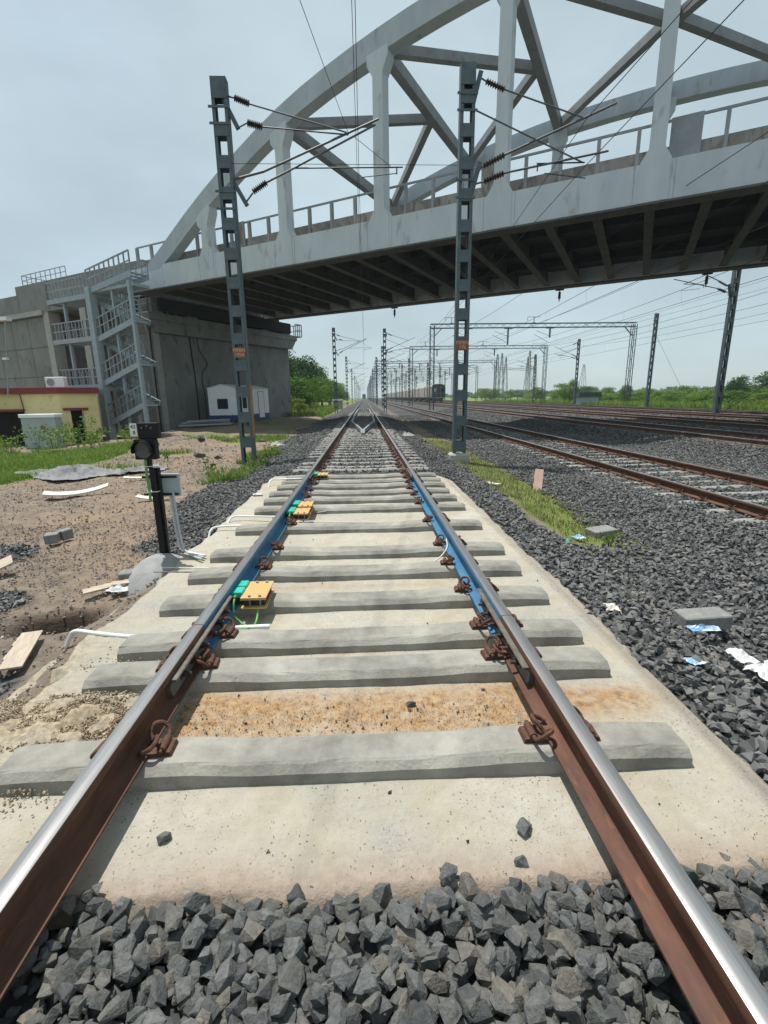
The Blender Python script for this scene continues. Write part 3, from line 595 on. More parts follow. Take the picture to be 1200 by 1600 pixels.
lone(.15, 1.50, .013, 'tiny pebble just in front of the nearest sleeper', (1,.8,.8), rz=.9, k=20)

# ------------------------------------------------------------------ road bridge (frame: s along the bridge to the right, o across away from us, z up)
PB = R(60.06); Nv = Vector((math.cos(PB), math.sin(PB), 0)); Sv = Vector((math.sin(PB), -math.cos(PB), 0)); BO = Vector((-13.26, 31.97, 0))
BM = Matrix(((Sv.x, Nv.x, 0, BO.x), (Sv.y, Nv.y, 0, BO.y), (0, 0, 1, 0), (0, 0, 0, 1)))
def bp_(s, o, z): return BM @ Vector((s, o, z))
bridge = empty('road_bridge', tuple(bp_(0, 0, 0)), 'long pale grey arched truss road bridge crossing above all the tracks', 'bridge')
def bb(fn, name, m, parent=bridge, **k):
    mb = MB(BM); fn(mb); return mb.build(name, m, parent, **k)
H = [5.85+5.35*k for k in range(9)]; LEN = 54.6; WD = 12.0; ZB, ZT = 7.92, 9.15
AP = [(-.5, 8.6), (1.0, 9.25), (5.85, 12.15), (11.2, 14.65), (16.55, 16.12), (21.95, 16.9), (27.3, 17.12)]
AP = AP+[(LEN-s, z) for s, z in AP[:-1]][::-1]
arch = [(p.x, p.y) for p in catmull([Vector((s, z, 0)) for s, z in AP], 4)]
def arch_top(s): return float(np.interp(s, [p[0] for p in arch], [p[1] for p in arch]))
def arch_low(s):
    dz = (arch_top(s+.3)-arch_top(s-.3))/.6; return arch_top(s)-.86*math.sqrt(1+dz*dz)
ch = .30
def truss(off, near):
    fr = off-ch; bk = off+ch; m = M_['bridge']
    def chord(mb):
        segs = [-.75,2.2]+[h+d for h in H for d in (-.62,.62)]+[LEN-2.2, LEN+.75]
        for a, c in zip(segs[:-1], segs[1:]): mb.box(a+.012, c-.012, fr, bk, ZB, ZT)
        mb.box(-.74, LEN+.74, fr+.02, bk-.02, ZB+.01, ZT-.01)
    bb(chord, 'bottom_chord', M_['bridgelight'])
    bb(lambda mb: mb.box(-.7, LEN+.7, fr-.05, bk+.1, ZB-.07, ZB-.002), 'bottom_flange', M_['rib'])
    def ar(mb):
        k = [i for i, p in enumerate(arch) if .2 < p[0] < LEN-.2]
        for i in range(k[0], k[-1]):
            (s0, z0), (s1, z1) = arch[i], arch[i+1]
            a0 = max(arch_low(s0), 8.9); a1 = max(arch_low(s1), 8.9)
            w0, w1 = s0, s1
            mb.prism([(w0, a0), (w1, a1), (w1, z1), (w0, z0)], fr-.004, bk+.004, 'xz')
    bb(ar, 'arch_rib', m)
    for h in H:
        zt = arch_low(h)+.05; slope = (arch_top(h+.4)-arch_top(h-.4))/.8
        def hg(mb):
            p = [(h-.48, ZB+.02), (h+.48, ZB+.02), (h+.48, ZT+.02), (h+.25, ZT+.42), (h+.23, zt-.75+.2*slope), (h+.5, zt-.28+.5*slope), (h+.5, zt+.1+.5*slope), (h-.5, zt+.1-.5*slope), (h-.5, zt-.28-.5*slope), (h-.23, zt-.75-.2*slope), (h-.25, ZT+.42), (h-.48, ZT+.02)]
            mb.prism(p, fr-.016, bk-.04, 'xz')
            mb.box(h-.008+.48, h+.006+.48, fr-.022, fr-.014, ZB+.03, ZT)
        bb(hg, 'hanger', M_['bridgelight'])
truss(0, True); truss(WD, False)
# wind bracing between the arches
for i, h in enumerate(H[1:-1]):
    zc = arch_top(h)-.45
    bb(lambda mb: mb.beam((h, .3, zc), (h, WD-.3, zc), .42, .5), 'cross_strut', M_['bridgein'])
for i, h in enumerate(H[1:-1]):
    if h <= 27.3+.1 and h > H[1]+.1:
        hp = h-5.35; zm = arch_top(h)-.45; zp = arch_top(hp)-.45
        for o_ in (.25, WD-.25): bb(lambda mb: mb.beam((hp, o_, zp), (h-.15, WD/2, zm), .34, .38), 'wind_brace', M_['bridgein'])
    if h >= 27.3-.1 and h < H[-2]-.1:
        hp = h+5.35; zm = arch_top(h)-.45; zp = arch_top(hp)-.45
        for o_ in (.25, WD-.25): bb(lambda mb: mb.beam((hp, o_, zp), (h+.15, WD/2, zm), .34, .38), 'wind_brace', M_['bridgein'])
# deck
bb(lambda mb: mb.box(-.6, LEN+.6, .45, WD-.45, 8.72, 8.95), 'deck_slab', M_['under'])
n = 0; s = 27.2-1.783*15
while s < LEN-.2:
    if s > .1:
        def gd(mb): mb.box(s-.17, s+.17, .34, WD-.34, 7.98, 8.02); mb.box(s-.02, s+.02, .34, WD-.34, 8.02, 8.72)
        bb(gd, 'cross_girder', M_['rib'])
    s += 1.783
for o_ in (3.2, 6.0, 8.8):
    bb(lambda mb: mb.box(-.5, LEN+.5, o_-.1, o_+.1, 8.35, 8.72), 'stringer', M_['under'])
for o_ in (.75, WD-.75):
    bb(lambda mb: mb.box(-1.2, LEN+1.2, o_-.11, o_+.11, 8.95, 9.88), 'parapet', M_['parapet'])
    bb(lambda mb: mb.box(-1.2, LEN+1.2, o_-.03, o_+.03, 10.66, 10.74), 'handrail', M_['bridgein'])
    s = -1.1
    while s < LEN+1.1:
        bb(lambda mb: (mb.box(s-.06, s+.06, o_-.13, o_-.02, 9.3, 10.66), mb.box(s-.05, s+.05, o_-.02, o_+.06, 9.3, 10.64)), 'rail_post', M_['bridgein']); s += 1.32
for a, c in ((27.6, 28.55), (7.35, 7.95), (20.9, 21.6)):
    bb(lambda mb: mb.box(a, c, .50, .56, 9.45, 10.68), 'notice_panel', M_['parapet' if a != 27.6 else 'bridgein'])
# insulator brackets under the far chord
for s in (11.0, 22.5, 30.2):
    bb(lambda mb: (mb.box(s-.25, s+.25, WD+.35, WD+.45, 7.78, 7.86), mb.tube([(s, WD+.4, 7.8), (s, WD+.4, 7.15)], .03, 6), mb.tube([(s, WD+.4, 7.7), (s, WD+.4, 7.3)], .08, 8)), 'wire_insulator', M_['insul'])

# pier
pier = empty('bridge_pier', tuple(bp_(-2, 8, -.4)), 'massive grey concrete pier wall carrying the left end of the bridge', 'pier')
bb(lambda mb: (mb.box(-3.4, -.96, 1.0, 14.9, -1.2, 5.75), mb.prism([(1.0, 5.75), (14.9, 5.75), (15.5, 6.5), (.55, 6.5)], -3.4, -.5, 'yz'), mb.box(-3.4, -.45, .5, 15.6, 6.5, 6.95)), 'wall', M_['concrete'], pier, bevel=.03)
bb(lambda mb: mb.prism([(1.0, -1), (1.42, -1), (1.42, 5.8), (1.0, 5.8)], -.965, -.90, 'yz'), 'corner_pilaster', M_['concrete2'], pier)
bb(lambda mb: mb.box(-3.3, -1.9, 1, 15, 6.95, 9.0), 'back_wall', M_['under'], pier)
for o_ in (1.2, 4.0, 8.2, 11.6, 14.2):
    bb(lambda mb: mb.box(-1.5, -.5, o_-.4, o_+.4, 6.95, 7.84), 'bearing_block', M_['concrete'], pier)
bb(lambda mb: mb.box(-1.7, -.25, 1.2, 14.5, 7.05, 7.83), 'end_diaphragm', M_['dark'], pier)
for o_, w_ in ((3.9, .05), (4.6, .03)):
    P = [(-.93, o_, 6.4), (-.93, o_+.05, 5.0), (-.93, o_+(.7 if w_ < .04 else .1), 4.0), (-.93, o_+(.1 if w_ < .04 else .15), 3.2), (-.93, o_+.2, 1.5), (-.93, o_+.15, -.2)]
    bb(lambda mb: mb.tube(catmull(P, 4), w_, 5), 'hanging_cable', M_['black'], pier)
def railing(mb, a, c, n, h=.95, r=.03, mid=True):
    a = Vector(a); c = Vector(c)
    for i in range(n+1):
        p = a.lerp(c, i/n); mb.beam(p, p+Vector((0,0,h)), r*2, r*2)
    mb.beam(a+Vector((0,0,h)), c+Vector((0,0,h)), r*2.2, r*2.2)
    if mid: mb.beam(a+Vector((0,0,h*.5)), c+Vector((0,0,h*.5)), r*1.8, r*1.8)
bb(lambda mb: (railing(mb, (-.5,.5,6.95), (-.5,2.6,6.95), 3, .95), railing(mb, (-3.2,.5,6.95), (-.5,.5,6.95), 4, .95), mb.box(-2.5,-.6,15.6,16.5,6.9,6.98), railing(mb, (-.6,15.6,6.98), (-.6,16.5,6.98), 3, 1.0), railing(mb, (-2.4,16.5,6.98), (-.6,16.5,6.98), 4, 1.0)), 'platform_railing', M_['galv'], pier)
for k_, (px_, w_) in enumerate(((.62,.07),(.86,.05))):
    bb(lambda mb: mb.tube([(-1.2+k_*.3, px_-.1, 7.3), (-1.1+k_*.3, px_-.1, 6.6), (-1.15+k_*.3, .82-k_*.12, 5.6), (-1.15+k_*.3, .82-k_*.12, -.6)], w_, 8), 'drain_pipe', M_['concrete2' if k_ == 0 else 'black'], pier)

# approach viaduct to the left of the pier
ap = empty('approach_viaduct', tuple(bp_(-14, 4, -1)), 'grey concrete approach ramp wall behind the stair tower, stepping down to the left', 'viaduct')
bb(lambda mb: (mb.box(-16.2, -1.1, 1.0, 1.35, 8.05, 10.12), mb.box(-46, -16.2, 1.0, 1.35, 8.0, 9.52), mb.box(-46, -1.1, 1.35, 12, 8.1, 8.9)), 'edge_parapet', M_['concrete'], ap)
bb(lambda mb: mb.box(-46, -13.3, 1.3, 1.7, -1.5, 8.0), 'retaining_wall', M_['concrete'], ap)
bb(lambda mb: (mb.box(-46, -13.0, .88, 1.0, 7.85, 8.2)), 'string_course', M_['concrete2'], ap)
for s in (-12.8, -8.2):
    bb(lambda mb: mb.box(s-.35, s+.35, 1.05, 1.9, -1.5, 8.05), 'column', M_['concrete2'], ap)
bb(lambda mb: (mb.box(-13.2, -3.4, 6.0, 6.4, -1.5, 8.1), mb.box(-13.28, -13.0, 1.75, 12, -1.5, 8.1)), 'inner_wall', M_['concrete'], ap)
for i in range(7):
    for j in range(4):
        s0 = -13.4-(i+1)*2.4; bb(lambda mb: mb.box(s0+.03, s0+2.37, 1.23, 1.30, -1.0+j*2.2+.03, -1.0+(j+1)*2.2-.03), 'wall_panel', M_['concrete'], ap)
bb(lambda mb: (railing(mb, (-15.2, 1.1, 10.12), (-9.5, 1.1, 10.12), 9, .7, .02), railing(mb, (-15.2,1.1,10.12), (-15.2,3.0,10.12), 2, .7, .02)), 'top_railing', M_['galv'], ap)

# steel stair tower
st = empty('stair_tower', tuple(bp_(1, -2, -.9)), 'blue grey steel stair tower zigzagging up beside the bridge pier', 'stairs')
for s, o_, z0, w_ in ((-.8,-2.9,-1.1,.42), (3.05,-2.9,.0,.19), (-.8,-.9,-1.1,.26), (.95,-2.75,-1,.13), (-3.6,-2.8,2.2,.16), (-3.6,-.4,-1,.16)):
    if s == 3.05: s = 2.7
    bb(lambda mb: mb.box(s-w_/2, s+w_/2, o_-w_/2, o_+w_/2, z0, 7.75 if w_ > .18 else 7.45), 'column', M_['stair'], st)
for z in (7.55, 5.0, 2.35):
    bb(lambda mb: (mb.box(-1.15, -.6, -3.0, -.8, z-.3, z-.06)), 'beam', M_['stair'], st)
for z in (7.42, 5.12, 2.42):
    bb(lambda mb: (mb.box(-4.9, -1.02, -3.0, -1.2, z-.14, z), mb.box(-4.9, -1.02, -3.06, -3.0, z-.24, z+.02), mb.box(-4.95, -4.9, -3.06, -1.2, z-.24, z+.02)), 'landing', M_['stair'], st)
    bb(lambda mb: (railing(mb, (-4.9,-3.0,z), (-1.1,-3.0,z), 11, .95), railing(mb, (-4.9,-3.0,z), (-4.9,-1.2,z), 4, .95)), 'landing_railing', M_['galv'], st)
def flight(a, c, wd=1.0, side=-1):
    a = Vector(a); c = Vector(c)
    def f(mb):
        mb.beam(a, c, .06, .30); mb.beam(a+Vector((0,wd,0)), c+Vector((0,wd,0)), .06, .30)
        k = 9
        for i in range(k):
            p = a.lerp(c, (i+.5)/k); mb.box(p.x-.14, p.x+.14, p.y+.03, p.y+wd-.03, p.z+.08, p.z+.12)
    bb(f, 'flight', M_['stair'], st)
    bb(lambda mb: railing(mb, a+Vector((0,0,.15)), c+Vector((0,0,.15)), 9, .95), 'flight_railing', M_['galv'], st)
for z0, z1 in ((.13,1.24), (2.48,3.46), (4.94,5.71)):
    flight((-.6,-2.95,z0), (2.75,-2.95,z1), .6); flight((2.3,-2.2,z1+.05), (-1.0,-2.2,z1+1.3), .6)
    bb(lambda mb: mb.box(2.4, 2.9, -2.95, -2.2, z1-.1, z1), 'landing', M_['stair'], st)
flight((-.9,-2.95,7.55), (3.0,-2.95,8.05))
bb(lambda mb: mb.box(-.9, 3.0, -2.9, -1.9, 7.45, 7.6), 'walkway', M_['stair'], st)
bb(lambda mb: (railing(mb, (-.9,-1.9,7.6), (3.0,-1.9,7.9), 8, .85, .02)), 'walkway_railing', M_['galv'], st)

# yellow hut
hut = empty('equipment_hut', (-18, 29, -.8), 'low yellow hut with maroon roof edge and dark openings at the left', 'hut')
mb = MB(); mb.prism([(-22.5,26.6),(-20.2,26.75),(-20.2,26.95),(-18.35,27.0),(-18.35,26.85),(-16.4,27.0),(-14.95,28.05),(-18.4,33),(-22.5,33)], 1.05, 1.88, 'xy')
mb.prism([(-18.25,26.87),(-16.4,27.0),(-16.4,27.3),(-18.25,27.15)], -.9, 1.05, 'xy')
mb.prism([(-16.4,27.0),(-16.05,27.26),(-16.2,27.5),(-16.45,27.3)], -.9, 1.05, 'xy'); mb.prism([(-15.55,27.62),(-14.95,28.05),(-15.1,28.3),(-15.7,27.85)], -.9, 1.05, 'xy')
mb.prism([(-14.95,28.05),(-15.3,28.2),(-18.7,33),(-18.4,33)], -.9, 1.05, 'xy'); mb.prism([(-22.5,26.6),(-21.9,26.63),(-21.9,27),(-22.5,27)], -.9, 1.05, 'xy')
mb.build('wall', M_['yellow'], hut)
mb = MB(); mb.prism([(-22.6,26.45),(-16.35,26.85),(-14.75,27.98),(-18.3,33.2),(-22.6,33.2)], 1.88, 2.2, 'xy'); mb.build('roof_edge', M_['maroon'], hut)
mb = MB(); mb.prism([(-22.5,26.45),(-18.2,26.72),(-18.2,26.9),(-22.5,26.7)], .98, 1.1, 'xy'); mb.prism([(-16.25,26.95),(-15.3,27.66),(-15.4,27.8),(-16.3,27.1)], .98, 1.12, 'xy'); mb.build('lintel', M_['maroon'], hut)
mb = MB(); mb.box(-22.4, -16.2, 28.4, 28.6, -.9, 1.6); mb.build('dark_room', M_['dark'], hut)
mb = MB(); mb.tube([(-18.28,26.80,1.88),(-18.2,26.8,1.0)], .025, 5); mb.build('conduit', M_['insul'], hut)
t = empty('air_conditioner', (-16.9, 28, 2.2), 'white air conditioner unit on the roof of the yellow hut', 'air conditioner')
mb = MB(); mb.box(-17.35, -16.35, 27.6, 27.95, 2.22, 2.78); mb.build('case', M_['white'], t, bevel=.02)
mb = MB(); mb.tube([(-17.05,27.59,2.5),(-17.05,27.57,2.5)], .2, 16); mb.build('fan_grille', M_['galv'], t)
t = empty('cable_cabinet', (-16.9, 25.6, -.8), 'grey blue cabinet with a pale lid standing before the yellow hut', 'cabinet')
mb = MB(); mb.box(-17.45, -15.75, 25.3, 25.9, -1, .68); mb.build('case', M_['cabinet'], t, bevel=.02)
mb = MB(); mb.box(-17.5, -15.7, 25.24, 25.95, .68, .86); mb.build('lid', M_['white'], t, bevel=.02)
mb = MB(); mb.tube([(-16.4,25.29,.18),(-16.4,25.275,.18)], .12, 14); mb.build('warning_disc', M_['orange'], t)
t = empty('lamp_pole', (-18.4, 26.3, 1.8), 'thin pale pole rising from the yellow hut roof', 'pole')
mb = MB(); mb.tube([(-18.62,26.4,1.7),(-18.45,26.6,3.6),(-18.3,26.8,5.6)], .035, 6); mb.build('pole', M_['galv'], t)
mb = MB(); mb.box(-18.7,-18.1,26.6,27.0,5.55,5.72); mb.build('lamp_head', M_['white'], t); mb = MB(); mb.box(-18.62,-18.4,26.5,26.7,3.62,3.72); mb.build('clamp', M_['white'], t)

# portable cabin in front of the pier
s0, o0, W_, L_3 = .15, 4.0, 2.05, 3.6
cab = empty('portable_cabin', (-9.8, 35, -.1), 'white portable cabin with a navy base and dark windows against the pier wall', 'cabin')
cx0, cy0 = -10.75, 34.3; dx = Vector((.998, -.06, 0)); dl = Vector((.24, .97, 0))
CM = Matrix(((dx.x, dl.x, 0, cx0), (dx.y, dl.y, 0, cy0), (0,0,1,-.12), (0,0,0,1)))
def cbx(fn, name, m): mb = MB(CM); fn(mb); return mb.build(name, m, cab)
cbx(lambda mb: mb.prism([(0,.5),(1.95,.5),(1.95,2.32),(.97,2.55),(0,2.32)], 0, 5.2, 'xz'), 'body', M_['white'])
cbx(lambda mb: mb.box(.0,1.95,.01,5.19,0,.5), 'base', M_['navy'])
cbx(lambda mb: mb.box(.62,1.36,-.02,.01,.93,1.62), 'window', M_['dark'])
cbx(lambda mb: (mb.box(.57,1.41,-.015,-.002,.88,.93), mb.box(.57,1.41,-.015,-.002,1.62,1.67), mb.box(.57,.62,-.015,-.002,.93,1.62), mb.box(1.36,1.41,-.015,-.002,.93,1.62)), 'window_frame', M_['white'])
cbx(lambda mb: mb.box(1.94,1.97,.9,1.5,.95,1.7), 'window', M_['dark'])
cbx(lambda mb: mb.box(1.94,1.975,3.4,4.3,.2,2.1), 'door', M_['white'])
cbx(lambda mb: (mb.box(1.95,1.98,3.36,3.4,.2,2.14), mb.box(1.95,1.98,4.3,4.34,.2,2.14), mb.box(1.95,1.98,3.36,4.34,2.1,2.14)), 'door_frame', M_['insul'])
cbx(lambda mb: mb.prism([(-.05,2.33),(.97,2.57),(2.0,2.33),(2.0,2.36),(.97,2.61),(-.05,2.36)], -.05, 5.25, 'xz'), 'roof', M_['white'])
t = empty('white_kiosk', (-5.1, 78, 0), 'tiny white box hut beside the middle track beyond the bridge', 'hut')
mb = MB(); mb.box(-4.9,-3.4,77,79,-.2,1.0); mb.build('wall', M_['concrete2'], t); mb = MB(); mb.box(-5.0,-3.3,76.8,79.2,1.0,1.25); mb.build('roof', M_['white'], t)

# ------------------------------------------------------------------ masts of the overhead line
def rod(mb, a, c, r, n=6): mb.tube([a, c], r, n)
def insul_mb(a, c, n=8, r=.07):
    a = Vector(a); c = Vector(c); mb = MB(); P = []; Rr = []
    for i in range(n*2+1):
        P.append(a.lerp(c, i/(n*2))); Rr.append(r if i % 2 else r*.38)
    mb.tube(P, Rr, 8); return mb
def make_mast(label, group, zb=-.15, h=8.78, w_=.36, d=.22, cant='left', plate=None, text=None, rust_stripe=False, loc=(0,0)):
    X0, Y0 = loc; root = empty('catenary_mast', (X0, Y0, zb), label, 'mast', group)
    zt = zb+h
    for sx in (-1, 1):
        mb = MB(); xo = X0+sx*w_/2; xi = xo-sx*.016
        mb.box(min(xo,xi), max(xo,xi), Y0-d/2, Y0+d/2, zb-.3, zt)
        for sy in (-1, 1): mb.box(min(xo, xo-sx*.075), max(xo, xo-sx*.075), Y0+sy*d/2-.008, Y0+sy*d/2+.008, zb-.3, zt)
        mb.build('channel', M_['mast'], root)
    z = zb+.48; bm_ = []
    def plate_mesh(hh, nm='batten_plate'):
        mb = MB(); mb.box(-w_/2+.01, w_/2-.01, -.006, .006, -hh/2, hh/2); return mb.mesh(nm, M_['mast'])
    PMs = plate_mesh(.27); PML = plate_mesh(.30)
    zz = []
    while z < h+zb-.55: zz.append(z); z += .66
    for z in zz:
        for sy in (-1, 1): part('batten_plate', PMs, root, (0, sy*(d/2+.015), z-zb))
    mb = MB(); mb.box(X0-w_/2+.005, X0+w_/2-.005, Y0-d/2-.022, Y0-d/2-.009, zt-.42, zt); mb.box(X0-w_/2+.005, X0+w_/2-.005, Y0+d/2+.009, Y0+d/2+.022, zt-.42, zt); mb.box(X0-w_/2, X0+w_/2, Y0-d/2-.01, Y0+d/2+.01, zt, zt+.01)
    mb.build('head_plate', M_['mast'], root)
    for zc_ in (zt-.62, zt-.95, zt-2.35, zt-2.72):
        mb = MB(); mb.box(X0-w_/2-.08, X0+w_/2+.05, Y0-d/2-.04, Y0-d/2-.02, zc_, zc_+.05); mb.build('clamp_band', M_['mast'], root)
    return root
def cantilever(root, spec, X0, Y0):
    for i, (kind, a, c, r) in enumerate(spec):
        if kind == 'i': insul_mb((a[0]+X0, Y0, a[1]), (c[0]+X0, Y0, c[1]), 8, r).build('insulator', M_['insul'], root)
        elif kind == 'b': mb = MB(); mb.beam((a[0]+X0, Y0, a[1]), (c[0]+X0, Y0, c[1]), .09, .10); mb.build('bracket', M_['mast'], root)
        else: mb = MB(); rod(mb, (a[0]+X0, Y0, a[1]), (c[0]+X0, Y0, c[1]), r); mb.build('cantilever_tube', M_['tube'] if r > .017 else M_['wire'], root)
left_spec = [('t',(.16,8.31),(.32,8.28),.02),('i',(.32,8.28),(.66,8.16),.075),('t',(.66,8.16),(2.95,7.59),.018),('b',(.05,8.28),(.36,7.66),0),('t',(.36,7.68),(.58,7.78),.018),('i',(.58,7.78),(.93,7.70),.085),('t',(.93,7.70),(2.95,7.55),.016),
  ('t',(.18,6.61),(.9,6.78),.03),('t',(.9,6.78),(3.68,7.88),.026),('b',(.12,6.62),(.44,6.05),0),('t',(.42,6.12),(.60,6.32),.02),('i',(.60,6.34),(.95,6.55),.085),('t',(.95,6.55),(1.62,6.85),.024),('t',(1.62,6.85),(3.60,7.76),.022),
  ('t',(1.62,6.85),(4.25,6.88),.016),('t',(4.1,6.88),(4.1,6.73),.016),('t',(3.22,6.66),(4.1,6.75),.011),('t',(3.1,7.5),(3.95,6.9),.006)]
ml = make_mast('left lattice mast with orange number plate and stacked insulators, nearest the camera', 'near lattice masts', -.15, 8.78, .36, .22, loc=(-3.10, 13.1))
cantilever(ml, left_spec, -3.10, 13.1)
def numplate(root, X0, Y0, z, txt, size, sk=0):
    mb = MB(); mb.box(X0-.15, X0+.15, Y0-.135-.012, Y0-.135, z-.13, z+.13); p = mb.build('number_plate', M_['orange'], root)
    t = part('lettering', text_mesh(txt, size, M_['cream']), p, (X0-root.location.x, Y0-.150-root.location.y, z-root.location.z), (math.pi/2, 0, 0)); return p
numplate(ml, -3.10, 13.1, 2.63, 'MPBN\n195A', .125)
mb = MB(); mb.box(-2.925, -2.908, 12.985, 13.215, .45, 1.85); mb.build('rust_stripe', mat('ochre_rust_stripe', (.30,.15,.05), (.42,.24,.08), 8, .8), ml)
right_spec = [('b',(.14,8.0),(.30,8.62),0),('t',(.30,8.5),(.42,8.44),.018),('i',(.42,8.44),(.86,8.28),.08),('t',(.86,8.28),(2.78,7.73),.018),('t',(.18,7.88),(2.80,6.83),.018),
  ('b',(.15,6.15),(.34,6.82),0),('t',(.34,6.70),(.42,6.74),.02),('i',(.42,6.74),(.92,6.98),.075),('t',(.92,6.98),(3.50,8.04),.026),('t',(.2,6.36),(.45,6.42),.02),('i',(.45,6.42),(.92,6.6),.075),('t',(.92,6.6),(3.4,7.07),.024),
  ('t',(1.7,6.80),(2.85,6.83),.016),('t',(1.72,6.8),(1.72,6.64),.014),('t',(1.9,6.6),(2.9,6.50),.011)]
mr = make_mast('right lattice mast set in a white concrete foot between the middle and second tracks', 'near lattice masts', -.32, 9.05, .34, .22, loc=(2.60, 12.7))
cantilever(mr, right_spec, 2.60, 12.7)
numplate(mr, 2.60, 12.7, 2.72, 'MPBN\n196', .125)
mb = MB(); mb.prism([(2.36,12.5),(2.84,12.48),(2.9,12.95),(2.33,12.95)], -.4, -.02, 'xy'); mb.build('concrete_foot', M_['concrete2'], mr, bevel=.05)
# farther masts
far = {}
farl = make_mast('mast beyond the bridge at left, slim lattice with one arm over the middle track', 'distant catenary masts', -.1, 9.1, .34, .22, loc=(-3.15, 56)); cantilever(farl, left_spec, -3.15, 56)
farr = make_mast('mast beyond the bridge between the middle and second tracks, with one arm', 'distant catenary masts', -.1, 9.1, .34, .22, loc=(2.55, 57)); cantilever(farr, right_spec, 2.55, 57)
LBL_L = 'far mast receding along the left side of the middle track'; LBL_R = 'far mast receding between the middle and second tracks'
for y in (94, 133, 175, 220, 270, 330, 400):
    c = copy_tree(farl); c.location = (-3.15, y, -.1); c['label'] = LBL_L; c['group'] = 'masts left of the middle track in the distance'
    c = copy_tree(farr); c.location = (2.6, y+2, -.1); c['label'] = LBL_R; c['group'] = 'masts between the tracks in the distance'
# big masts at the right side of the yard
for i, (x, y, sc_, lb) in enumerate(((25.2, 33.6, 1.25, 'tall rust footed lattice mast on the right rising behind the bridge deck'), (30.4, 51, 1.05, 'plain lattice mast with a small hook on top, second from the right'), (30.4, 69, 1.0, 'lattice mast just left of the wide portal leg'), (31.0, 88, .95, 'fainter lattice mast at the right edge of the yard behind the wide portal'))):
    c = copy_tree(farr); c.location = (x, y, -.1); c.rotation_euler.z = math.pi; c.scale = (sc_, sc_, sc_); c['label'] = lb; c['group'] = 'masts at the right side of the yard'
    if i == 1:
        for ch in list(c.children):
            if ch.name.startswith(('insulator', 'bracket', 'cantilever')): bpy.data.objects.remove(ch)
# portals
def portal(x0, x1, y, zt, label, drops, group=None, lod=0):
    root = empty('portal_gantry', ((x0+x1)/2, y, -.1), label, 'gantry', group)
    def lattice(mb, a, c, w_, n):
        a = Vector(a); c = Vector(c); d = (c-a).normalized(); u = Vector((0,1,0)); v = d.cross(u).normalized(); cs = []
        for su in (-1,1):
            for sv in (-1,1): q = u*su*w_/2+v*sv*w_/2; mb.beam(a+q, c+q, .075, .075); cs.append(q)
        if lod == 0:
            for i in range(n):
                p0 = a.lerp(c, i/n); p1 = a.lerp(c, (i+1)/n)
                for q0, q1 in ((cs[0], cs[1]), (cs[1], cs[0])) if i % 2 else ((cs[1], cs[0]), (cs[0], cs[1])):
                    mb.beam(p0+q0, p1+q1, .03, .03); break
                mb.beam(p0+cs[0], p1+cs[1], .03, .03) if i % 2 else mb.beam(p0+cs[2], p1+cs[3], .03, .03)
    for x in (x0, x1):
        mb = MB(); lattice(mb, (x, y, -.2), (x, y, zt), .5, 14); mb.build('leg', M_['mast'], root)
    mb = MB(); lattice(mb, (x0-.25, y, zt-.05), (x1+.25, y, zt-.05), .48, 30); mb.build('crossbeam', M_['mast'], root)
    for sx, x in ((1, x0), (-1, x1)):
        mb = MB(); mb.beam((x+sx*.2, y, zt-1.3), (x+sx*1.2, y, zt-.3), .1, .1); mb.build('knee_brace', M_['mast'], root)
    for i, x in enumerate(drops):
        mb = MB(); mb.box(x-.5, x+.5, y-.1, y+.1, zt-.42, zt-.30); mb.beam((x, y, zt-.3), (x, y, zt-(2.3 if i % 2 else 1.5)), .17, .17); mb.build('drop_arm', M_['mast'], root)
        mb = MB(); rod(mb, (x, y, zt-1.3), (x-1.7, y, zt-.7), .03, 4); rod(mb, (x, y, zt-2.1), (x-2.0, y, zt-1.1), .03, 4); rod(mb, (x-.3, y, zt-2.1), (x-2.1, y, zt-2.2), .02, 4); mb.build('cantilever_tube', M_['galv'], root)
        if i % 2 == 0:
            mb = MB(); mb.box(x-2.3, x-1.9, y-.1, y+.1, zt+.2, zt+.3); rod(mb, (x-2.1, y, zt+.25), (x-2.1, y, zt+.95), .05, 4); rod(mb, (x-2.9, y, zt+.95), (x-1.3, y, zt+.95), .03, 4); rod(mb, (x-2.9, y, zt+.95), (x-2.9, y, zt+.5), .03, 4); mb.build('earth_wire_hook', M_['mast'], root)
    return root
portal(8.7, 34.2, 62, 9.95, 'nearest wide steel portal spanning the yard tracks at right', (13.2, 18.2, 23.5), 'portals over the yard')
portal(8.6, 32.8, 88, 9.9, 'second steel portal behind the wide one, spanning the yard', (13.2, 18.2, 23.5), 'portals over the yard')
portal(3.0, 33, 122, 9.8, 'third steel portal receding over the yard', (9.0, 14, 19, 25), 'portals over the yard')
for y in (142, 160, 182, 205, 230, 255, 315, 390):
    portal(3.0, 33, y, 9.8, 'faint distant portal over the yard near the horizon', (9.0, 14, 19, 25), 'distant portals over the yard', 1)
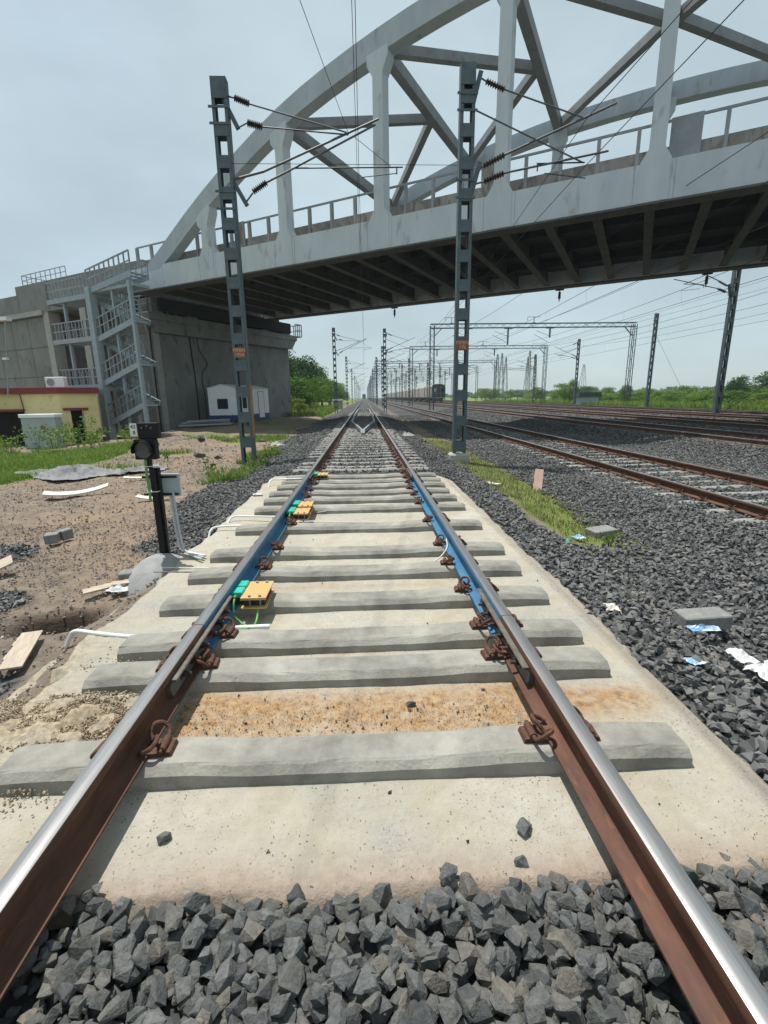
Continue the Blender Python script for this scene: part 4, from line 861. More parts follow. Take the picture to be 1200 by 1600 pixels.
# extra masts inside the yard and the substation beyond
for x, y in ((9.3, 100), (9.3, 140), (14.7, 112), (20, 104), (20, 150), (25, 118), (9.3, 118), (9.3, 165), (14.7, 140), (14.7, 200), (20, 128), (20, 185), (25, 150), (3.0, 76), (3.0, 113), (9.3, 250), (20, 240), (14.7, 170), (9.3, 190), (14.7, 230)):
    c = copy_tree(farr); c.location = (x, y, -.1); c['label'] = 'lattice mast among the yard tracks beyond the second portal'; c['group'] = 'masts among the yard tracks'
def pylon(x, y, h, w_, lb, grp):
    root = empty('substation_tower', (x, y, -.7), lb, 'tower', grp); mb = MB()
    for sx in (-1,1):
        for sy in (-1,1): mb.beam((x+sx*w_, y+sy*w_, -.8), (x+sx*w_*.15, y+sy*w_*.15, h), .16, .16)
    for i in range(7):
        t0, t1 = i/7, (i+1)/7; a = w_*(1-.85*t0); b = w_*(1-.85*t1); q = 1 if i % 2 else -1
        mb.beam((x-q*a, y-a, h*t0), (x+q*b, y-b, h*t1), .08, .08); mb.beam((x-q*a, y+a, h*t0), (x+q*b, y+b, h*t1), .08, .08)
    mb.build('tower_frame', M_['galv'], root)
    return root
for i, (x, y, h) in enumerate(((52,190,17),(56,198,18),(60,206,17),(64,190,16),(68,200,19),(74,210,18))):
    pylon(x, y, h, 1.2, 'thin tapered substation tower beyond the yard, behind bushes', 'substation towers')
pylon(118, 260, 17, 2.0, 'lone lattice pylon between two right side masts on the skyline', None)
t = empty('substation_beam', (62, 200, 11), 'long sloping lattice beam joining the substation towers', 'beam'); mb = MB()
for dz in (0, .7): mb.beam((50,190,11.5+dz), (74,208,11.5+dz), .14, .14)
for i in range(12): mb.beam((50+2*i,190+1.5*i,11.5), (52+2*i,191.5+1.5*i,12.2), .08, .08)
mb.build('beam_frame', M_['galv'], t)
# ------------------------------------------------------------------ overhead wires
def wire(name, pts, r, lb, grp=None): 
    mb = MB(); mb.tube(pts, r, 4); tag(mb.build(name, M_['wire']), lb, 'wire', grp)
def catenary(xs, zm, zc, ysup, lb, r=.0085, drop=True, sag=.75):
    """xs: stagger per support"""
    Pm = []; Pc = []; mb = MB()
    for i in range(len(ysup)-1):
        a, c = ysup[i], ysup[i+1]; n = 8
        for k in range(n):
            t = k/n; x = xs[i]*(1-t)+xs[i+1]*t; y = a+(c-a)*t; Pm.append((x, y, zm-4*sag*t*(1-t))); Pc.append((x+.05, y, zc))
            if drop and 0 < k and y < 120: mb.tube([(x, y, zm-4*sag*t*(1-t)), (x+.05, y, zc)], .0035 if y < 60 else .006, 3)
    Pm.append((xs[-1], ysup[-1], zm)); Pc.append((xs[-1], ysup[-1], zc))
    wire('messenger_wire', Pm, r, 'upper messenger wire '+lb, 'messenger wires'); wire('contact_wire', Pc, r, 'straight contact wire '+lb, 'contact wires')
    if drop and mb.n: tag(mb.build('dropper_wires', M_['wire']), 'thin droppers hanging between the overhead wires '+lb, kind='stuff')
catenary([.05,.03,.15,-.05,.1,.0,.1,0,0,0], 7.50, 6.66, [-35,13.1,56,94,133,175,220,270,330,420], 'above the middle track', .0075)
catenary([5.4,5.42,6.5,6.4,6.5,6.4,6.4,6.4], 7.72, 6.75, [-35,12.7,57,96,135,177,270,420], 'above the second track', .0085)
for cx, wd in zip(YARD, ('third','fourth','fifth','sixth')):
    catenary([cx+.3,cx-.2,cx+.2,cx-.2,cx+.1,cx], 7.4, 6.2, [-35,15,62,88,122,390], f'above the {wd} track of the yard', .012)
wire('feeder_wire', [(-.14,13.1,7.56),(-.80,9.2,7.6),(-3.4,-6,7.9)], .006, 'single slanting wire running off the left mast arm towards the upper left')
wire('feeder_wire', [(2.4,12.6,6.72),(-3.0,13.0,6.9)], .006, 'short cross wire strung between the two near masts')
for i, (x0, z0, x1, z1) in enumerate(((34,12.5,31,9.5),(36,11.5,29,9.2),(12,8.8,9,8.6),(20,9.5,15,8.6))):
    wire('feeder_wire', [(x0,-20,z0),((x0+x1)/2,40,(z0+z1)/2-.8),(x1,120,z1)], .012, ('highest','second highest','lowest','third highest')[i]+' of the four sagging feeder wires behind the bridge at right', 'feeder wires across the yard')
wire('guy_wire', [(25.4,33.6,-.1),(31.5,27.0,7.6)], .02, 'slanting guy wire near the right edge beside the tall mast')
wire('guy_wire', [(30.4,51,7.6),(36.5,53,.2)], .014, 'slanting guy wire of the plain hooked mast')

# ------------------------------------------------------------------ wagons and distant locomotive
def wagon(x, y0, L, lb, grp, end=False):
    root = empty('freight_wagon', (x, y0+L/2, YZ), lb, 'wagon', grp); z0 = YZ+1.15; hw = 1.6
    def body(mb):
        mb.prism([(x-hw, z0), (x+hw, z0), (x+hw, z0+2.35), (x+hw*.85, z0+2.7), (x+hw*.4, z0+2.95), (x-hw*.4, z0+2.95), (x-hw*.85, z0+2.7), (x-hw, z0+2.35)], y0+.35, y0+L-.35, 'xz')
    mb = MB(); body(mb); mb.build('body', M_['wagon'], root)
    mb = MB(); mb.box(x-1.4, x+1.4, y0+.2, y0+L-.2, z0-.35, z0); mb.build('underframe', M_['wagonend'], root)
    for yy in (y0+1.6, y0+L-1.6):
        mb = MB()
        for sx in (-1,1):
            for dy in (-.9,.9): mb.tube([(x+sx*.8, yy+dy, YZ+.46), (x+sx*.93, yy+dy, YZ+.46)], .46, 12)
        mb.box(x-1.1, x+1.1, yy-1.3, yy+1.3, YZ+.35, YZ+.75); mb.build('bogie', M_['wagonend'], root)
    if end:
        mb = MB(); mb.prism([(x-hw, z0), (x+hw, z0), (x+hw, z0+2.35), (x+hw*.85, z0+2.7), (x+hw*.4, z0+2.95), (x-hw*.4, z0+2.95), (x-hw*.85, z0+2.7), (x-hw, z0+2.35)], y0+.25, y0+.36, 'xz'); mb.build('end_panel', M_['wagonend'], root)
        for wx in (-1.2, .55): mb = MB(); mb.box(x+wx, x+wx+.65, y0+.2, y0+.26, z0+1.2, z0+2.0); mb.build('window', M_['cabinet'] if wx < 0 else M_['dark'], root)
        mb = MB(); mb.box(x-.35, x+.35, y0+.2, y0+.26, z0+.1, z0+2.1); mb.build('door', M_['insul'], root)
        mb = MB(); mb.beam((x-1.5,y0+.1,z0+.9), (x+1.5,y0+.1,z0+.9), .06, .06); mb.beam((x-1.5,y0+.1,z0-.1), (x+1.5,y0+.1,z0-.1), .3, .2); [mb.beam((x+q,y0+.1,z0), (x+q,y0+.1,z0+2.5), .06, .06) for q in (-1.5,-.5,.5,1.5)]; mb.build('end_railing', M_['galv'], root)
wagon(17.3, 112, 13, 'dark ended guard van closing the standing freight train', 'wagons of the standing freight train', True)
for i in range(18): wagon(17.3, 126+i*14.6, 14.2, 'dusty brown covered wagon of the long train standing in the yard', 'wagons of the standing freight train')
t = empty('locomotive', (0, 430, .25), 'tiny dark train front far away on the middle track', 'locomotive')
mb = MB(); mb.prism([(-1.5,.9),(1.5,.9),(1.5,3.6),(1.1,4.3),(-1.1,4.3),(-1.5,3.6)], 430, 447, 'xz'); mb.build('body', M_['loco'], t)
mb = MB(); mb.box(-1.1,-.1,429.9,430.05,2.6,3.4); mb.box(.1,1.1,429.9,430.05,2.6,3.4); mb.build('windscreen', M_['dark'], t)
mb = MB(); mb.box(-1.3,1.3,430.2,446,.3,.9); mb.build('bogie', M_['dark'], t)
t = empty('low_shed', (32.6, 66, -.3), 'small dark roofed grey shed by the foot of the wide portal', 'shed')
mb = MB(); mb.box(30.8+.9, 34.4, 70, 72, -.6, 1.1); mb.build('wall', M_['cabinet'], t); mb = MB(); mb.box(31.4, 34.7, 69.8, 72.2, 1.1, 1.75); mb.build('roof', M_['wagonend'], t)

# ------------------------------------------------------------------ shunting signal beside the slab
sg = empty('shunt_signal', (-1.87, 4.42, 0), 'short black signal post with round dark lens and white number plate, left of the slab', 'signal')
sx0, sy0 = -1.87, 4.42
mb = MB(); mb.prism([(sx0-.03, .0),(sx0+.026, .0),(sx0+.026, .86),(sx0-.03, .86)], sy0-.035, sy0+.035, 'xz'); mb.box(sx0-.05, sx0-.005, sy0-.03, sy0+.01, .86, .96); mb.build('post', M_['black'], sg, bevel=.004)
mb = MB(); mb.box(sx0+.027, sx0+.048, sy0-.01, sy0+.03, .0, .86); mb.build('rear_channel', M_['black'], sg)
mb = MB(); mb.box(sx0-.125, sx0+.065, sy0-.06, sy0+.02, .945, 1.127); mb.build('lamp_case', M_['black'], sg, bevel=.006)
mb = MB(); mb.tube([(sx0-.035, sy0-.062, 1.035),(sx0-.035, sy0-.085, 1.035)], [.072, .074], 24); mb.build('lens', M_['lens'], sg, smooth=False)
mb = MB(); Pq = [(sx0-.035+.08*math.cos(a), 1.035+.08*math.sin(a)) for a in np.linspace(-.35, math.pi+.35, 16)]
for (a, b_), (c, d) in zip(Pq[:-1], Pq[1:]): mb.beam((a, sy0-.10, b_), (c, sy0-.10, d), .09, .006, up=(0,0,1)) if False else mb.add([(a,sy0-.145,b_),(c,sy0-.145,d),(c,sy0-.06,d),(a,sy0-.06,b_),(a*1.0,sy0-.145,b_+.004),(c,sy0-.145,d+.004),(c,sy0-.06,d+.004),(a,sy0-.06,b_+.004)], [(0,1,2,3),(7,6,5,4),(0,4,5,1),(1,5,6,2),(2,6,7,3),(3,7,4,0)])
mb.build('lens_hood', M_['black'], sg)
mb = MB(); mb.box(sx0-.088, sx0+.098, sy0-.03, sy0+.03, 1.13, 1.272); mb.build('upper_case', M_['black'], sg, bevel=.004)
for bx, bz in ((-.045,1.228),(.0,1.245),(.035,1.226)):
    mb = MB(); mb.tube([(sx0+bx, sy0-.03, bz),(sx0+bx, sy0-.038, bz)], .006, 8); mb.build('screw', M_['galv'], sg)
mb = MB(); mb.box(sx0-.150, sx0-.089, sy0-.034, sy0-.028, 1.155, 1.268); pl = mb.build('number_plate', M_['signwhite'], sg)
part('lettering', text_mesh('42', .046, M_['ink']), pl, (-.119, -.0365, 1.238), (math.pi/2,0,0)); part('lettering', text_mesh('8', .044, M_['ink']), pl, (-.115, -.0365, 1.186), (math.pi/2,0,0))
mb = MB(); mb.tube(catmull([(sx0-.045,sy0-.035,.95),(sx0-.05,sy0-.04,.80),(sx0-.042,sy0-.045,.66),(sx0-.045,sy0-.045,.56)], 5), .013, 6); mb.build('green_cable', M_['green'], sg)
mb = MB()
for z in (.88, .645): mb.box(sx0-.062, sx0+.04, sy0-.06, sy0+.04, z, z+.004)
mb.build('cable_tie', M_['pvc'], sg)
t = empty('rear_sign_board', (-1.83, 4.55, 0), 'blue grey junction box with two black straps behind the signal post', 'box')
mb = MB(); mb.box(-1.98, -1.68, 4.50, 4.52, .575, .795); mb.build('case', M_['cabinet'], t, bevel=.006)
for z in (.765, .60): mb = MB(); mb.box(-2.02, -1.70, 4.488, 4.499, z-.011, z+.009); mb.build('strap', M_['black'], t)
t = empty('signal_conduits', (-1.8, 4.5, 0), 'three grey white conduits bending down from the box onto the slab edge', 'conduit')
for i in range(3):
    xx = -1.79+i*.022; yy = 4.52-i*.015
    P = [(xx, yy, .62), (xx+.01, yy, .30), (xx+.03, yy, .08), (xx+.06, yy-.03, .045), (xx+.18, yy-.1-.03*i, .03), (-1.45, 4.33-.05*i, .03)]
    mb = MB(); mb.tube(catmull(P, 5), .011, 7); mb.build('conduit', M_['pvcgrey' if i else 'pvc'], t, smooth=True)
# mortar mound
mb = MB(); n = 22; V = [(0,0,.19)]; F = []
for k in range(1, 6):
    for j in range(n):
        a = 2*math.pi*j/n; r = k/5*(1+.10*math.sin(3*a+1)); V.append((.27*r*math.cos(a), .40*r*math.sin(a), (.19*math.cos(min(r,1.0)*math.pi/2)**.7) if r < 1 else -.03))
for j in range(n): F.append((0, 1+j, 1+(j+1) % n))
for k in range(4):
    for j in range(n): F.append((1+k*n+j, 1+(k+1)*n+j, 1+(k+1)*n+(j+1) % n, 1+k*n+(j+1) % n))
mb.add(V, F); o = mb.build('mortar_mound', M_['mortar'], smooth=True); o.location = (-1.88, 4.28, -.13); tag(o, 'smooth grey mortar mound around the foot of the black signal post', 'mound')
def blk(x, y, z, sx_, sy_, sz_, rz, lb, m='block', name='cement_block'):
    mb = MB(); mb.box(-sx_/2, sx_/2, -sy_/2, sy_/2, 0, sz_); o = mb.build(name, M_[m], bevel=.008); o.location = (x, y, z); o.rotation_euler = (.03, -.04, rz); tag(o, lb, 'block' if name == 'cement_block' else 'board'); return o
blk(-2.09, 4.13, -.13, .12, .13, .10, .1, 'small grey cement block beside the mortar mound')
blk(-3.85, 5.85, -.25, .15, .14, .12, .3, 'grey cube block lying on dark gravel at far left'); blk(-3.78, 6.0, -.25, .14, .10, .13, 1.1, 'second tilted dark block touching the grey cube on the gravel')
blk(-5.35, 6.5, -.3, .35, .2, .14, .5, 'pale block cut by the left edge of the view')
blk(2.50, 3.06, -.175, .34, .16, .10, 0, 'concrete slab end half buried in ballast behind the blue wrapper')
blk(3.1, 5.75, -.37, .34, .22, .16, .25, 'grey concrete lump at the end of the grass strip')
def board(x, y, z, w_, l, th, rot, lb, m='plank', sag=.0, name='wood_board'):
    mb = MB(); n = 8
    for i in range(n):
        y0_, y1_ = -l/2+l*i/n, -l/2+l*(i+1)/n; f = lambda q: sag*((2*q/l)**2)
        a = f(y0_); c = f(y1_); j = .006*math.sin(i*2.1)
        mb.add([(-w_/2+j,y0_,a),(w_/2,y0_,a),(w_/2,y1_,c),(-w_/2+j,y1_,c),(-w_/2+j,y0_,a+th),(w_/2,y0_,a+th),(w_/2,y1_,c+th),(-w_/2+j,y1_,c+th)], [(0,3,2,1),(4,5,6,7),(1,2,6,5),(3,0,4,7)]+([(0,1,5,4)] if i == 0 else [])+([(2,3,7,6)] if i == n-1 else []))
    o = mb.build(name, M_[m]); o.location = (x, y, z); o.rotation_euler = rot; tag(o, lb, 'board'); return o
board(-2.22, 2.93, -.13, .13, .46, .012, (.05,.03,.33), 'weathered ply strip lying beside the dug hole at lower left')
board(-3.73, 4.62, -.16, .22, .45, .015, (.1,.12,-.9), 'curled brown board cut by the left edge, on the gravel', sag=.04)
board(-2.28, 4.00, -.14, .09, .26, .012, (.05,.1,-1.0), 'short brown board leaning on crumpled white rag'); board(-1.98, 4.02, -.09, .08, .36, .012, (.0,.05,-1.25), 'narrow brown board under white paper beside the slab')
board(-5.6, 9.4, -.3, .25, 1.1, .03, (.06,.1,-1.15), 'long pale curled sheet at the lower edge of the grass', 'paper', .08); board(-5.1, 11.2, -.3, .12, .9, .02, (0,.1,-1.4), 'thin pale strip lying in front of the grey cement sheet', 'paper', .03)
board(-3.75, 8.5, -.25, .14, .55, .02, (0,.1,-1.5), 'curled pale sheet on the bare soil behind the gravel patch', 'paper', .05)
board(3.35, 8.75, -.12, .16, .48, .012, (1.05,.1,-.25), 'pale pink board standing tilted in the ballast by the grass strip', 'boardpink')
board(2.62, 9.2, -.24, .14, .3, .01, (.05,0,.8), 'small white sheet lying on the grass strip', 'paper', .02)
for i, (x, y, l, r_z) in enumerate(((-10.0,31,3.2,-1.35),(-10.2,31.6,3.0,-1.45),(-9.9,31.3,2.6,-1.2))):
    board(x, y, -.12+.12*i, .35, l, .09, (.02,.03,r_z), 'grey steel bundle stacked at the foot of the pier corner' if i == 0 else ('middle grey steel bundle beside the pier corner' if i == 1 else 'top grey steel bundle beside the pier corner'), 'galv')
def crumple(x, y, z, sx_, sy_, h_, m, lb, cat, name, seed=0, n=14, rz=0):
    rr = np.random.default_rng(seed); gx_, gy_ = np.meshgrid(np.linspace(-1,1,n), np.linspace(-1,1,n)); edge_ = (fbm(gx_, gy_, 2.2, seed+3)-.5)*.5
    X_ = (gx_*(1+edge_))*sx_+rr.normal(0,.02,gx_.shape)*sx_; Y_ = (gy_*(1-edge_))*sy_; Z_ = np.abs(fbm(gx_, gy_, 2.6, seed)-.42)*h_*2.6*np.clip(1.25-np.maximum(abs(gx_),abs(gy_)),.1,1)+.006
    V = np.stack([X_.ravel(), Y_.ravel(), Z_.ravel()], 1); idx = np.arange(n*n).reshape(n, n)
    Fq = np.stack([idx[:-1,:-1].ravel(), idx[:-1,1:].ravel(), idx[1:,1:].ravel(), idx[1:,:-1].ravel()], 1)
    o = link(bpy.data.objects.new(name, fast_mesh(name, V, Fq, M_[m], False))); o.location = (x, y, z); o.rotation_euler.z = rz
    sl = o.modifiers.new('thickness', 'SOLIDIFY'); sl.thickness = .003; tag(o, lb, cat); return o
crumple(-7.7, 12.9, -.40, .95, 1.35, .26, 'tarp', 'large grey hardened cement sheet lying in the grass at left', 'sheet', 'cement_sheet', 3, 22, .9)
crumple(-5.9, 13.0, -.36, .55, .35, .14, 'tarp', 'smaller grey cement crust right of the large sheet', 'crust', 'cement_crust', 8, 14, .2)
crumple(2.40, 2.27, -.08, .15, .13, .08, 'film', 'crumpled white plastic film at the right edge on the ballast', 'plastic film', 'plastic_film', 11, 18, .3)
crumple(2.31, 2.47, -.08, .055, .08, .05, 'film', 'narrow white plastic flap just left of the crumpled film', 'plastic film', 'plastic_film', 12, 12, .1)
crumple(2.33, 2.82, -.08, .10, .035, .04, 'wrapblue', 'blue and white wrapper in front of the buried slab end', 'wrapper', 'wrapper', 14, 12, -.05)
crumple(1.99, 2.42, -.07, .045, .04, .03, 'wrapblue', 'small torn blue wrapper nearer the slab edge', 'wrapper', 'wrapper', 15, 10, .2)
crumple(1.84, 3.12, -.05, .05, .06, .05, 'paper', 'white paper scrap on the ballast close to the slab edge', 'paper', 'paper_scrap', 17, 8)
crumple(2.64, 5.4, -.22, .07, .05, .06, 'wrapblue', 'light blue scrap at the end of the grass strip', 'scrap', 'litter_scrap', 19, 8)
crumple(2.38, 5.2, -.20, .07, .04, .05, 'teal', 'green plastic scrap in the ballast by the grass strip', 'scrap', 'litter_scrap', 21, 8)
crumple(-2.08, 3.93, -.13, .09, .06, .05, 'film', 'crumpled white rag between two short boards', 'rag', 'rag', 23, 10); crumple(-1.95, 4.12, -.08, .10, .06, .03, 'paper', 'white paper sheet on top of the narrow board', 'paper', 'paper_scrap', 25, 8)
crumple(-1.60, 7.3, .02, .07, .05, .05, 'film', 'white crumpled scrap at the left edge of the slab', 'scrap', 'litter_scrap', 27, 8)
crumple(-2.95, 16.5, -.1, .25, .2, .2, 'concrete2', 'pale lump of cement on the left ballast shoulder near the bridge shadow', 'lump', 'cement_lump', 29, 8)
crumple(1.75, 18.5, .0, .22, .2, .2, 'concrete2', 'pale lump of cement on the right shoulder near the bridge shadow', 'lump', 'cement_lump', 31, 8)
for i, (x, y, s_) in enumerate(((-5.2,15.5,.28),(-4.6,15.2,.2),(-6.6,19.8,.32),(-7.4,20.3,.28),(-5.9,20.6,.24),(-8.3,19.5,.26),(-4.2,20.2,.22),(-3.6,26.5,.3),(-3.9,48,.5),(-5.2,49,.4),(-4.6,50,.4))):
    o = part('rubble_stone', rm[(i*5) % len(rm)], None, (x, y, float(ground_z(x, y))+.05), (.1,.2,i), (s_/.04, s_*.8/.04, s_*.6/.04)); tag(o, 'rough rubble stone lying on the bare ground at left', 'stone', 'rubble stones on the left ground'); 
# white pipes crossing the slab edge
def pipe(pts, r, lb, m='pvc'):
    mb = MB(); mb.tube(catmull(pts, 5), r, 8); o = mb.build('pipe', M_[m], smooth=True); tag(o, lb, 'pipe', None)
pipe([(-1.93,2.93,-.12),(-1.90,2.94,-.05),(-1.84,2.92,.0),(-1.65,2.84,.018),(-1.38,2.79,.012),(-.95,2.78,.012)], .014, 'white pipe by the dug hole, running onto the slab under the left rail')
pipe([(-1.70,5.15,-.1),(-1.69,5.25,.02),(-1.62,5.32,.045),(-1.35,5.33,.05)], .012, 'short white pipe elbow at the slab edge, nearest the signal'); pipe([(-1.62,5.60,-.05),(-1.58,5.72,.05),(-1.45,5.76,.055),(-.98,5.66,.06)], .012, 'white pipe elbow behind the signal reaching the left rail')
pipe([(-1.58,8.0,-.05),(-1.56,8.15,.09),(-1.42,8.2,.10),(-1.0,8.2,.11)], .012, 'farthest white pipe elbow at the left edge of the slab')
pipe([(-.86,2.83,.03),(-.6,2.83,.035),(-.56,2.83,.035)], .017, 'white pipe stub ending in green cables beside the nearest sensor')
pipe([(-1.75,4.08,.01),(-1.2,4.0,.02),(-.5,3.93,.012),(.2,3.96,.01),(.62,3.98,.015),(.80,4.1,.10),(.835,4.28,.15)], .006, 'thin white cable crossing the slab to the right blue rail', 'cable')
pipe([(-1.8,4.0,.0),(-1.0,3.93,.01),(0,3.9,.008),(.5,3.91,.008)], .005, 'thin brown cable lying across the slab beside the white one', 'browncable')
pipe([(-.55,5.42,.05),(-.1,5.5,.012),(.3,5.48,.01)], .006, 'thin white cable trailing from the paired sensors', 'cable'); pipe([(-.55,5.9,.05),(-.2,6.2,.02),(.2,6.25,.012),(.5,6.2,.012)], .005, 'faint white cable curving behind the paired sensors', 'cable')
# ------------------------------------------------------------------ axle counter sensors
def sensor(x, y, lb, cables=True, lowered=True):
    root = empty('axle_sensor', (x, y, 0), lb, 'sensor', 'ochre sensors on the left rail')
    mb = MB(); mb.box(x-.075, x+.095, y-.155, y+.155, .095, .103); mb.build('bottom_plate', M_['ochre'], root)
    mb = MB(); mb.box(x-.075, x+.095, y-.150, y+.150, .163, .171); mb.box(x-.075, x+.095, y-.150, y-.142, .155, .163); tp = mb.build('top_plate', M_['ochre'], root)
    mb = MB(); mb.box(x-.06, x+.08, y-.12, y+.12, .104, .15); mb.build('core', M_['blacksteel'], root)
    for bx in (-.02, .05):
        for by in (-.125, .125):
            mb = MB(); mb.tube([(x+bx, y+by, .171), (x+bx, y+by, .182)], .011, 6); mb.tube([(x+bx, y+by, .10), (x+bx, y+by, .162)], .006, 6); mb.build('bolt', M_['galv'], root)
    for k in (0, 1):
        mb = MB(); y0_ = y+(-.095 if k == 0 else .025); mb.box(x-.165, x-.075, y0_, y0_+.10, .150, .192); mb.build('teal_cover', M_['teal'], root, bevel=.005)
    mb = MB(); mb.box(x-.16, x-.08, y-.09, y+.12, .10, .149); mb.build('cover_bracket', M_['blacksteel'], root)
    if cables:
        mb = MB(); mb.tube([(x-.12,y-.10,.165),(x-.12,y-.13,.165)], .012, 8); mb.tube(catmull([(x-.12,y-.12,.16),(x-.118,y-.17,.13),(x-.11,y-.20,.07),(x-.05,y-.24,.03),(x-.02,y-.30,.03),(x-.06,y-.36,.045),(x-.10,y-.38,.04)], 5), .009, 7)
        mb.tube(catmull([(x+.035,y-.13,.10),(x+.04,y-.2,.05),(x+.03,y-.28,.03),(x-.03,y-.36,.045),(x-.10,y-.38,.04)], 5), .008, 7); mb.tube([(x-.10,y-.38,.04),(x-.13,y-.385,.04)], .02, 8); mb.build('green_cable', M_['green'], root, smooth=True)
    return root
sensor(-.70, 3.13, 'nearest ochre sensor bracket with two teal covers on the blue left rail')
sensor(-.69, 5.50, 'front one of the paired ochre sensors halfway along the blue rail'); sensor(-.69, 5.88, 'rear one of the paired ochre sensors halfway along the blue rail', False); sensor(-.68, 8.30, 'farthest ochre sensor bracket near the end of the slab', False)

# ------------------------------------------------------------------ vegetation
def leaf_cloud(centres, radii, per, size, flat=.75, zmin=None):
    """leaf quads spread over overlapping clumps"""
    Vs = []; As = []
    for c, r in zip(centres, radii):
        n = int(per*r*r*4); d = rng.normal(size=(n, 3)); d /= np.linalg.norm(d, axis=1)[:, None]; rad = r*(rng.random(n)**.33)[:, None]*rng.uniform(.75, 1.12, (n, 1))
        p = np.array(c)+d*rad*np.array([1, 1, flat]); s_ = size*rng.uniform(.6, 1.3, n)[:, None]
        a = rng.normal(size=(n, 3)); a /= np.linalg.norm(a, axis=1)[:, None]; b_ = np.cross(a, rng.normal(size=(n, 3))); b_ /= np.linalg.norm(b_, axis=1)[:, None]
        q = np.stack([p-a*s_, p+b_*s_*.5, p+a*s_, p-b_*s_*.5], 1); Vs.append(q.reshape(-1, 3)); As.append(np.repeat(np.clip(rng.random(n)*.6+.4*rng.random(), 0, 1), 4))
    V = np.concatenate(Vs); A_ = np.concatenate(As)
    if zmin is not None: V[:, 2] = np.maximum(V[:, 2], zmin)
    return V, np.arange(len(V)).reshape(-1, 4), A_
def crown_mesh(name, w_, h_, z0, ncl, per, size, m, seed):
    rr = random.Random(seed); C_ = []; R_ = []
    for i in range(ncl):
        a = rr.uniform(0, 6.283); t = rr.random(); z = z0+h_*(.12+.8*t); rad = w_*.5*math.sin(math.pi*min(.95, .25+.62*t))*rr.uniform(.35, .95)
        C_.append((rad*math.cos(a), rad*math.sin(a), z)); R_.append(w_*rr.uniform(.14, .25))
    V, F, A_ = leaf_cloud(C_, R_, per, size); return fast_mesh(name, V, F, m, attrs={'rnd': A_})
def trunk_mesh(name, h_, r, seed, limbs=5):
    rr = random.Random(seed); mb = MB(); mb.tube(catmull([(0,0,-.3),(rr.uniform(-.1,.1),0,h_*.3),(rr.uniform(-.2,.2),rr.uniform(-.2,.2),h_*.6),(rr.uniform(-.3,.3),0,h_*.9)], 3), [r*(1-.07*i) for i in range(10)], 7)
    for i in range(limbs):
        a = rr.uniform(0, 6.28); z = h_*rr.uniform(.3,.7); l = h_*rr.uniform(.25,.45); mb.tube([(0,0,z),(l*.5*math.cos(a),l*.5*math.sin(a),z+l*.4),(l*.8*math.cos(a),l*.8*math.sin(a),z+l*.9)], [r*.5,r*.35,r*.15], 5)
    return mb.mesh(name, M_['bark'])
TC = {k: [crown_mesh('crown', 5, 5, .8, 26, 42, .13, M_[k], 100+i) for i in range(3)] for k in ('leafdark','leaf','leafyel')}
TT = [trunk_mesh('trunk', 4.5, .16, 5+i) for i in range(3)]
def tree(x, y, h_, w_, k, lb, grp, name='broadleaf_tree'):
    z = float(ground_z(x, y)); root = empty(name, (x, y, z), lb, 'tree' if name != 'bush' else 'bush', grp, random.uniform(0, 6.28)); i = random.randrange(3)
    root.scale = (w_/5, w_/5, h_/5.6)
    part('trunk', TT[i], root); part('crown', TC[k][i], root)
DARK = 'dark green tree rising behind the bushes just right of the pier'; 
for x, y, h_, w_, DARK in ((-10.5,62,7.6,6,'tall dark green tree just right of the pier edge, tallest in view there'),(-13.5,60,8.2,7,'dark tree half hidden behind the end of the pier'),(-8.6,72,7.0,6.5,'dark tree stepping down behind the bright bushes right of the pier'),(-8.2,84,6.8,6.5,'smaller dark tree nearest the left side mast beyond the bridge'),(-16,66,9,8,'dark tree mostly hidden by the pier wall'),(-11.5,80,8,7,'dark tree behind the tallest one right of the pier')): tree(x, y, h_, w_, 'leafdark', DARK, 'dark trees right of the pier')
for x, y, h_, w_ in ((-7.4,54,3.6,4.6),(-9.6,52,4.3,5),(-6.9,62,4.0,4.4),(-6.6,70,4.3,4.6),(-6.8,79,4.6,5),(-7.8,92,5,6),(-11.6,55,4.6,5),(-7.4,104,5,6),(-8,118,5.5,7),(-8,135,5.5,7),(-8.6,155,6,8)): tree(x, y, h_, w_, 'leaf', 'bright green bushy tree lining the left side beyond the pier', 'bright bushes right of the pier')
for x, y, h_, w_, lb in ((-8.2,49,2.0,3.0,'low yellow green bush close to the pier end corner'),(-6.7,50.5,1.5,2.4,'small yellow green bush between the pier end and the track'),(-10,48.5,2.2,3.2,'yellow green bush partly behind the pier end'),(-6.3,57,1.5,2.4,'small bush nearest the ballast beyond the pier')): tree(x, y, h_, w_, 'leafyel', lb, 'low bushes by the pier', 'bush')
random.seed(11)
for i in range(120):
    y = random.uniform(24, 130); x = 36+random.uniform(0, 5)+y*.10+random.uniform(0,14); tree(x, y, random.uniform(1.4, 2.7), random.uniform(3, 6), *random.choice([('leaf','wild green bush in the overgrown strip beyond the last yard track','green bushes beyond the yard'),('leafyel','yellow green bush in the overgrown strip beyond the last yard track','yellow green bushes beyond the yard')]), 'bush')
for i in range(44):
    y = random.uniform(120, 330); x = 40+random.uniform(0, 170); tree(x, y, random.uniform(3.2, 5.4), random.uniform(6, 13), random.choice(['leaf','leafdark','leafyel']), 'hazy green tree in the distant tree belt right of the yard', 'distant tree belt')
for x, y, h_, w_ in ((98,98,7.4,16),(108,104,7.8,16),(92,106,6.6,12)): tree(x, y, h_, w_, 'leafdark', 'big dark rounded tree on the skyline at the right edge', 'dark trees at the right edge')
